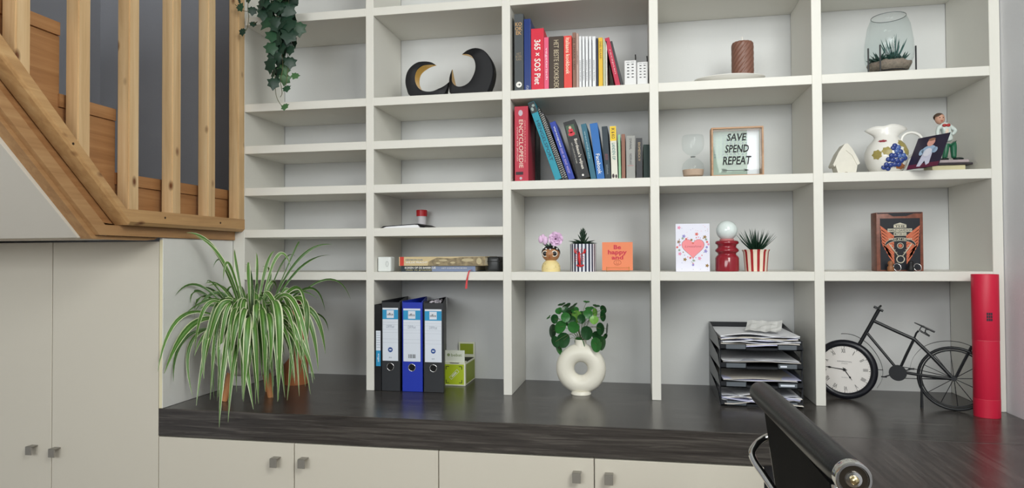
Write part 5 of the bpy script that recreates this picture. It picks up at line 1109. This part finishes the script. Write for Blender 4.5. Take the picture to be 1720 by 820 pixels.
# ------------------------------------------------------------------ red tube
tu = thing('gift_tube', 'tall red cardboard gift tube standing by the right wall', 'tube', (1.9475, -.0625, .0003)); Ht = AT(1660, 461, Y=-.0625).z; r = .0335
TRD = mat('tube_red', (204, 30, 62), .45, bump=.15, bscale=500)
obj('tube_base', lathe(B(), [(0, 0), (r, 0), (r + .0004, Ht * .125), (r - .001, Ht * .127)], 56), TRD, tu, smooth=True); obj('tube_body', lathe(B(), [(r - .0015, Ht * .12), (r, Ht * .128), (r, Ht * .535), (r - .0006, Ht * .536)], 56), TRD, tu, smooth=True)
obj('tube_lid', lathe(B(), [(r - .001, Ht * .53), (r + .0005, Ht * .5375), (r + .0005, Ht - .001), (r, Ht), (r - .0015, Ht), (r - .0015, Ht - .002), (0, Ht - .002)], 56), TRD, tu, smooth=True)
def ontube(an, z, lift=.0009): an = math.radians(an); return Vector(((r + lift) * math.cos(an), (r + lift) * math.sin(an), z))
bm = B(); Z_ = Ht * .705
for i in range(3):
    for j in range(3):
        a0 = -110 + i * 8.5; a1 = a0 + 7.3; z0 = Z_ - .012 + j * .0085; bm.faces.new([bm.verts.new(ontube(*q)) for q in ((a0, z0), (a1, z0), (a1, z0 + .0073), (a0, z0 + .0073))])
obj('square_emblem', bm, mat('emblem_dark', (58, 44, 56), .3), tu)
bm = B(); 
for z0, t_ in ((Ht * .5365, .0008), (Ht * .1265, .0005)):
    g = [(bm.verts.new(ontube(-150 + 10 * i, z0)), bm.verts.new(ontube(-150 + 10 * i, z0 + t_))) for i in range(15)]
    for a_, b_ in zip(g[:-1], g[1:]): bm.faces.new((a_[0], b_[0], b_[1], a_[1]))
obj('pink_line', bm, mat('line_pink', (224, 110, 120), .4), tu)

# ------------------------------------------------------------------ spider plant in footed bowl
sc_ = Vector((-.335, -.175, 0))
pt = thing('footed_planter', 'white dimpled round planter on tan wooden legs, holding the spider plant', 'planter', sc_)
n1, n2 = 64, 26; bm = B(); g = []
for j in range(n2 + 1):
    t_ = -1.15 + (1.15 + .62) * j / n2; rr = .130 * math.cos(t_) if t_ > -1.5 else 0; z = .172 + .100 * math.sin(t_)
    g.append([bm.verts.new(((rr + .0016 * math.sin(i * PI) + (.0018 if (i + j) % 2 else 0)) * math.cos(2 * PI * i / n1), (rr + (.0018 if (i + j) % 2 else 0)) * math.sin(2 * PI * i / n1), z)) for i in range(n1)])
g.append([bm.verts.new((.100 * math.cos(2 * PI * i / n1), .100 * math.sin(2 * PI * i / n1), .222)) for i in range(n1)])
for a_, b_ in zip(g[:-1], g[1:]):
    for i in range(n1): bm.faces.new((a_[i], a_[(i + 1) % n1], b_[(i + 1) % n1], b_[i]))
bm.faces.new(g[0][::-1]); bm.faces.new(g[-1])
obj('bowl', bm, mat('dimpled_white', (216, 214, 204), .5), pt, smooth='all')
obj('soil', lathe(B(), [(.102, .2225), (0, .228)], 30), mat('dark_soil', (30, 30, 28)), pt)
LGW = wood('leg_wood', (176, 112, 66), (198, 134, 84), (212, 152, 100), 'Z', 1, .5, fine=40)
for X_, Y_ in ((-.2756, -.160), (-.394, -.2415), (-.335, -.075)):
    q = Vector((X_, Y_, 0)) - sc_; obj('leg', tube(B(), [(q.x, q.y, .0), (q.x * .82, q.y * .82, .075), (q.x * .72, q.y * .72, .11)], [.0095, .0125, .0135], 16), LGW, pt, smooth=True)
def leafmat(name, g1, g2, cream, edge=.17):
    m = bpy.data.materials.new(name); m.use_nodes = True; nt = m.node_tree; b = nt.nodes['Principled BSDF']; b.inputs['Roughness'].default_value = .38
    uv = nt.nodes.new('ShaderNodeUVMap'); sp = nt.nodes.new('ShaderNodeSeparateXYZ'); nt.links.new(uv.outputs[0], sp.inputs[0])
    r = ramp(nt, [(0.0, cream), (edge, cream), (edge + .05, g1), (.45, g2), (.5, tuple(min(255, x + 30) for x in g2)), (.55, g2), (.95 - edge, g1), (1 - edge, cream)]); nt.links.new(sp.outputs[0], r.inputs[0])
    nt.links.new(r.outputs[0], b.inputs['Base Color']); return m
LM_ = [leafmat('spider_leaf_a', (58, 98, 36), (86, 128, 52), (206, 216, 170), .10), leafmat('spider_leaf_b', (64, 106, 40), (92, 136, 58), (216, 224, 186), .13), leafmat('spider_leaf_c', (44, 78, 32), (64, 102, 44), (150, 172, 110), .08)]
def clampp(u, v, Y):
    P_ = AT(u, v, Y=Y)
    if P_.x < -.510 and P_.y > -.385: P_ = AT(u, v, X=-.510)
    if P_.z < .004:
        Q_ = AT(u, v, Z=.004)
        P_ = Q_ if Q_.y > -.37 else AT(u, v, Y=-.385)
    return P_
def ribbon(base, P2, tip, wd, m, tw=0.0):
    c = 2 * P2 - .5 * (base + tip); n = 16; bm = B(); uvl = bm.loops.layers.uv.new('UVMap'); rows_ = []
    for i in range(n + 1):
        t_ = i / n; p_ = base * (1 - t_) ** 2 + c * 2 * t_ * (1 - t_) + tip * t_ * t_; tg = ((c - base) * (1 - t_) + (tip - c) * t_).normalized()
        view = (CAM - p_).normalized(); view = (view + Vector((.5 * math.sin(tw + 2 * t_), 0, .7 * math.cos(tw)))).normalized()
        sd = tg.cross(view); sd = sd.normalized() if sd.length > 1e-3 else Vector((1, 0, 0)); nn = sd.cross(tg)
        ww = wd * min(1, .26 + 1.35 * t_) * (1 - max(0, (t_ - .55) / .45) ** 1.8 * .96) / 2
        rows_.append((bm.verts.new(p_ - sd * ww + nn * ww * .35), bm.verts.new(p_ - sd * ww * .5 + nn * ww * .08), bm.verts.new(p_), bm.verts.new(p_ + sd * ww * .5 + nn * ww * .08), bm.verts.new(p_ + sd * ww + nn * ww * .35)))
    for i, (a_, b_) in enumerate(zip(rows_[:-1], rows_[1:])):
        for k_ in range(4):
            f = bm.faces.new((a_[k_], a_[k_ + 1], b_[k_ + 1], b_[k_]))
            for lp_, uu in zip(f.loops, (k_ / 4, (k_ + 1) / 4, (k_ + 1) / 4, k_ / 4)): lp_[uvl].uv = (uu, 0)
    bmesh.ops.transform(bm, matrix=Matrix.Translation(-SPB), verts=bm.verts[:])
    return bm
SPB = Vector((sc_.x, sc_.y, .228)); 
sp_o = thing('spider_plant', 'large variegated spider plant with long arching green and cream leaves', 'houseplant', SPB)
L_ = [  # apex, tip in plant-crop coordinates, width px, depth of apex and of tip
 (300, 120, 172, 26, 6.5, -.22, -.30), (325, 155, 205, 38, 5, -.22, -.30), (372, 175, 362, 88, 4.5, -.18, -.16), (450, 190, 445, 103, 5, -.15, -.12), (478, 185, 518, 97, 5, -.16, -.15), (415, 200, 417, 145, 6, -.2, -.2),
 (600, 145, 745, 72, 4, -.14, -.06), (600, 182, 738, 114, 4, -.16, -.05), (700, 215, 817, 287, 3, -.12, -.05), (590, 110, 612, 80, 2.5, -.12, -.04), (240, 242, 128, 272, 4, -.22, -.28), (235, 262, 188, 304, 4, -.2, -.26), (250, 275, 203, 365, 4, -.2, -.3), (170, 345, 58, 575, 5, -.28, -.42),
 (215, 375, 84, 580, 8, -.26, -.41), (180, 430, 120, 612, 4, -.26, -.36), (200, 440, 196, 670, 4.5, -.25, -.30), (290, 370, 210, 706, 6.5, -.24, -.32), (270, 400, 240, 600, 7, -.28, -.34), (340, 420, 300, 792, 7, -.30, -.40), (370, 470, 335, 772, 5, -.3, -.39),
 (395, 420, 435, 720, 9, -.31, -.36), (440, 360, 455, 700, 8, -.32, -.33), (415, 380, 395, 690, 8, -.33, -.36), (470, 340, 480, 650, 8, -.32, -.34), (525, 310, 530, 690, 9.5, -.32, -.33), (575, 330, 568, 686, 7, -.28, -.30), (600, 240, 640, 380, 6, -.2, -.24), (630, 290, 618, 585, 7, -.22, -.25),
 (620, 330, 690, 572, 8, -.2, -.2), (640, 320, 718, 502, 7, -.18, -.16), (640, 245, 717, 335, 3.5, -.15, -.1), (660, 340, 730, 412, 3, -.15, -.1), (520, 132, 582, 160, 5, -.18, -.14), (345, 160, 316, 216, 5, -.24, -.27), (310, 420, 312, 660, 5, -.28, -.32), (300, 430, 280, 680, 4, -.27, -.3),
 (350, 400, 350, 600, 8, -.3, -.34), (380, 350, 340, 560, 7, -.3, -.33), (495, 350, 500, 560, 8, -.32, -.34), (560, 380, 590, 600, 7, -.27, -.29), (545, 300, 640, 480, 6, -.22, -.22), (450, 300, 430, 520, 8, -.3, -.33), (400, 330, 370, 520, 7, -.3, -.33), (480, 260, 560, 420, 6, -.26, -.3),
 (330, 160, 276, 164, 3, -.2, -.22), (290, 240, 252, 226, 3, -.2, -.22), (300, 290, 150, 360, 3.5, -.2, -.26), (310, 320, 215, 330, 4, -.2, -.26), (500, 210, 468, 160, 4, -.14, -.1), (540, 160, 600, 120, 2.5, -.12, -.05), (430, 220, 405, 150, 4, -.18, -.2)]
random.seed(21)
for k in range(58):     # filling leaves, drooping mostly to the front
    x_ = max(270, min(580, random.gauss(430, 85))); tx_ = x_ + (x_ - 430) * .55 + random.uniform(-25, 25); L_.append((x_, random.uniform(275, 440), tx_, random.uniform(470, 700), random.uniform(4.2, 7.5), random.uniform(-.31, -.22), random.uniform(-.36, -.26)))
for k in range(22):     # upright and side leaves
    x_ = random.uniform(300, 600); L_.append((x_, random.uniform(230, 300), x_ + (x_ - 440) * random.uniform(.3, .9), random.uniform(200, 380), random.uniform(3, 5), random.uniform(-.2, -.1), random.uniform(-.22, -.06)))
for i, (ax_, ay_, tx_, ty_, wp, ya, yt) in enumerate(L_):
    bx = 430 + (ax_ - 430) * .22; base = AT(240 + bx / 2.342, 380 + 372 / 2.342, Y=-.175 + random.uniform(-.03, .03)); base.z = .226
    P2 = clampp(240 + ax_ / 2.342, 380 + ay_ / 2.342, ya); tp = clampp(240 + tx_ / 2.342, 380 + ty_ / 2.342, yt)
    if tp.x < -.51 and P2.x < -.51: pass
    obj('leaf', ribbon(base, P2, tp, wp * (.0023 if ty_ < 330 else .0029), LM_[2] if wp < 4.2 else LM_[i % 2], i * 1.3), LM_[2] if wp < 4.2 else LM_[i % 2], sp_o, smooth='all')

p = AT(497, 644, Y=.08); s = MPP(p)
jr = thing('terracotta_jar', 'tall glazed brown jar with glass cap behind the spider plant', 'jar', (p.x, .08, 0))
def zj(v): return AT(497, v, Y=.08).z
TCB = mat('brown_glaze', (172, 108, 70), .28, var=.15, vscale=20)
obj('jar_body', lathe(B(), [(0, 0), (20 * s, 0), (20.5 * s, .004), (20.5 * s, zj(545)), (19 * s, zj(530)), (15 * s, zj(515)), (12 * s, zj(508)), (12 * s, zj(503)), (0, zj(503))], 40), TCB, jr, smooth=True)
obj('jar_collar', lathe(B(), [(12.3 * s, zj(512)), (13 * s, zj(508)), (13 * s, zj(502)), (11 * s, zj(500))], 32), mat('collar_dark', (60, 32, 26), .3), jr, smooth=True)
obj('glass_lid', sphere(B(), (-13 * s, -.02, zj(497)), 15 * s, 15 * s, 11 * s, 28, 18), mat('silvered_glass', (236, 240, 242), .12, .3), jr, smooth='all')

# ------------------------------------------------------------------ ivy
IVX = AT(452, 5, Y=-.05)
iv = thing('hanging_ivy', 'dark green artificial ivy garland hanging beside the pine post', 'ivy', (IVX.x, -.05, Z0R))
IVM = [mat('ivy_dark', (32, 58, 44), .42, var=.3, vscale=60), mat('ivy_mid', (44, 78, 54), .42, var=.3, vscale=60), mat('ivy_light', (70, 108, 66), .45, var=.25, vscale=60)]
def ivp(x, y, Y): q = AT(380 + x / 4.1, y / 4.1, Y=Y); return q - Vector((IVX.x, -.05, Z0R))
obj('ivy_pot', lathe(B(), [(0, 0), (.05, 0), (.065, .11), (.07, .115), (.062, .115), (0, .10)], 32), CERAM, iv, loc=(0.0, .17, .0003), smooth=True)
IVY = [(95, 50, 36), (180, 75, 36), (185, 165, 28), (110, 220, 32), (88, 5, 28), (150, 0, 24), (240, 15, 60), (330, 15, 45), (250, 60, 42), (300, 100, 36), (440, 15, 62), (425, 75, 64), (280, 150, 72), (455, 125, 64), (430, 170, 60), (370, 140, 40), (320, 245, 62), (430, 245, 66), (405, 305, 62), (465, 290, 44), (310, 330, 56),
       (365, 285, 44), (440, 345, 42), (310, 385, 38), (370, 400, 56), (440, 430, 50), (300, 450, 62), (400, 480, 48), (320, 510, 36), (358, 492, 36), (402, 545, 48), (325, 575, 50), (415, 610, 34), (402, 735, 34), (385, 195, 40), (340, 190, 42), (250, -30, 60), (350, -40, 60), (430, -50, 60), (480, -20, 40), (390, 40, 50), (300, 60, 40), (340, 340, 40)]
random.seed(9); proto = []
IVY += [(random.gauss(345, 75) + 20, y_, random.uniform(45, 62)) for y_ in range(-40, 340, 14)] + [(random.gauss(370, 32), y_, random.uniform(32, 46)) for y_ in range(340, 560, 26)]
def ivyleaf():
    P_ = [(0, -1.0), (.34, -.52), (.78, -.36), (.66, .06), (.92, .48), (.52, .56), (.26, .80), (0, .66), (-.26, .80), (-.52, .56), (-.92, .48), (-.66, .06), (-.78, -.36), (-.34, -.52)]
    bm = B(); c = bm.verts.new((0, .0, .15)); ms = [bm.verts.new((x * .5, -.05, z * .5 + .07)) for x, z in P_]; ed = [bm.verts.new((x, .10 * (abs(x) + abs(z)) * (1 if i % 2 else .4), z)) for i, (x, z) in enumerate(P_)]; n = len(P_)
    for i in range(n): bm.faces.new((c, ms[i], ms[(i + 1) % n])); bm.faces.new((ms[i], ed[i], ed[(i + 1) % n], ms[(i + 1) % n]))
    return bm
for k in range(3):
    me = bpy.data.meshes.new('leaf'); b_ = ivyleaf(); b_.to_mesh(me); b_.free(); me.materials.append(IVM[k])
    for q in me.polygons: q.use_smooth = True
    proto.append(me)
for i, (x, y, sz) in enumerate(IVY):
    Y_ = -.09 + random.uniform(-.035, .03) if x > 200 else -.075
    q = ivp(x, y, Y_); o = bpy.data.objects.new('leaf', proto[2 if y > 400 and i % 3 == 0 else (0 if i % 4 else 1)]); C.objects.link(o); o.parent = iv
    r = sz / 4.1 * MPP(q + Vector((IVX.x, -.05, Z0R))) * 1.06; o.location = q; o.scale = (r, r, r); o.rotation_euler = (random.uniform(-.5, .3), random.uniform(-.45, .45), random.uniform(-.7, .7))
bm = B()
for pts in ([(300, 150), (345, 250), (330, 400), (335, 560), (345, 660), (375, 720), (400, 735)], [(430, 20), (400, 200), (380, 320), (390, 450), (375, 560), (385, 640), (372, 670)], [(150, 0), (155, 120), (140, 205), (110, 220)], [(420, -40), (350, 100), (340, 250), (400, 330), (430, 420), (410, 600)], [(60, 30), (120, 75), (180, 75)], [(215, 150), (185, 165)]):
    P_ = [ivp(x, y, -.075 if x < 200 else -.09) for x, y in pts]
    if pts[0][1] < 60 and len(pts) > 3: P_ = [Vector((0, .17, .10)), Vector((0, .04, .09)), Vector((P_[0].x * .7, -.03, .0))] + P_
    tube(bm, spline(P_, 4), .0011, 5)
obj('ivy_stems', bm, mat('ivy_stem', (96, 92, 60), .6), iv)

# ------------------------------------------------------------------ office chair
ch = thing('office_chair', 'black leather office chair with chrome frame and rolled back edge at the desk', 'chair', (1.45, -1.115, -.75))
def cp(x, y, z): return Vector((x - 1.45, y + 1.115, z + .75))
LE = mat('black_leather', (22, 23, 27), .34, bump=.12, bscale=260, spec=.5)
NY, FY = -1.335, -.865; rx0, rz0 = 1.207, .203
a0, a1 = cp(rx0 + .002, NY, rz0 - .006), cp(rx0 - .026, FY, rz0 + .006)
n = 20; pts = [a0, a0.lerp(a1, .01)] + [a0.lerp(a1, i / n) for i in range(1, n)] + [a0.lerp(a1, .985), a1]; n = len(pts) - 1; obj('back_roll', tube(B(), pts, [.012, .0200] + [.0216] * (n - 3) + [.0205, .012], 24), LE, ch, smooth=True)
for end, sg in ((a0, -1), (a1, 1)):
    c = B(); lathe(c, [(.0218, -.010), (.0218, .004), (.0206, .0058), (.0180, .0058), (.0170, .0030), (.0105, .0030), (.0095, .0050), (0, .0062)], 40)
    bmesh.ops.rotate(c, cent=(0, 0, 0), matrix=Matrix.Rotation(PI / 2 * (1 if sg < 0 else -1), 3, 'X'), verts=c.verts[:])
    if sg > 0: c.free(); continue
    obj('end_cap', c, CHROME, ch, smooth=True, loc=end + Vector((0, sg * .004, 0)))
    o = obj('cap_recess', lathe(B(), [(.0168, 0), (0, .0001)], 30), mat('recess_dark', (70, 64, 56), .3, .8), ch, loc=end + Vector((0, sg * .0072, 0))); o.rotation_euler = (PI / 2 * (1 if sg < 0 else -1), 0, 0)
    o = obj('cap_screw', sphere(B(), (0, 0, 0), .0055, .004, .0055, 14, 10), mat('brass_screw', (214, 196, 150), .25, 1), ch, smooth='all', loc=end + Vector((0, sg * .0115, 0)))
# back sling (curved), side rails, seat
prof = [(1.204, .185), (1.212, .12), (1.225, .02), (1.236, -.08), (1.238, -.17), (1.245, -.24), (1.28, -.29), (1.36, -.305), (1.50, -.30), (1.64, -.285), (1.70, -.29)]
P_ = spline([cp(x - .012, 0, z) for x, z in prof], 4)
bm = B(); g = []
for i, v in enumerate(P_):
    tg = (P_[min(i + 1, len(P_) - 1)] - P_[max(i - 1, 0)]).normalized(); nn = Vector((tg.z, 0, -tg.x))
    g.append([bm.verts.new((v.x + nn.x * o_, y - (-1.115) + 0, v.z + nn.z * o_)) for y, o_ in ((NY + .012, -.006), (NY + .012, .006), (FY - .012, .006), (FY - .012, -.006))])
for a_, b_ in zip(g[:-1], g[1:]):
    for k_ in range(4): bm.faces.new((a_[k_], a_[(k_ + 1) % 4], b_[(k_ + 1) % 4], b_[k_]))
bm.faces.new(g[0]); bm.faces.new(g[-1][::-1]); obj('sling', bm, mat('black_sling', (8, 8, 9), .8, spec=.2, bump=.2, bscale=260), ch, smooth=True)
for y in (NY + .006, FY - .006):
    obj('side_rail', tube(B(), [(v.x, y + 1.115, v.z) for v in P_], .0055, 8), CHROME, ch, smooth='all')
ar = [AT(1292, 733, Y=FY), AT(1283, 737, Y=FY) , AT(1271, 746, Y=FY - .01), AT(1263, 760, Y=FY - .02), AT(1268, 776, Y=FY - .03), AT(1285, 801, Y=FY - .05), AT(1303, 828, Y=FY - .07), AT(1325, 862, Y=FY - .10)]
obj('rear_bracket', tube(B(), spline([q - Vector((1.45, -1.115, -.75)) for q in ar], 5), .0068, 12), CHROME, ch, smooth='all')
obj('seat_support', box(B(), -.16, .12, -.19, .19, .415, .435, .004), CHROME, ch); obj('gas_column', lathe(B(), [(0, .10), (.03, .10), (.03, .28), (.018, .285), (.018, .415), (0, .415)], 24), CHROME, ch, smooth=True)
for i in range(5):
    a_ = 2 * PI * i / 5 + .3; d = Vector((math.cos(a_), math.sin(a_), 0)); obj('base_arm', tube(B(), [Vector((0, 0, .11)) + d * .02, Vector((0, 0, .10)) + d * .15, Vector((0, 0, .07)) + d * .29], [.02, .016, .012], 10), CHROME, ch, smooth='all')
    o = obj('caster', lathe(B(), [(0, .012), (.025, .012), (.028, 0), (.025, -.012), (0, -.012)], 20), BLACK, ch, loc=d * .29 + Vector((0, 0, .0285))); o.rotation_euler = (PI / 2, 0, a_)
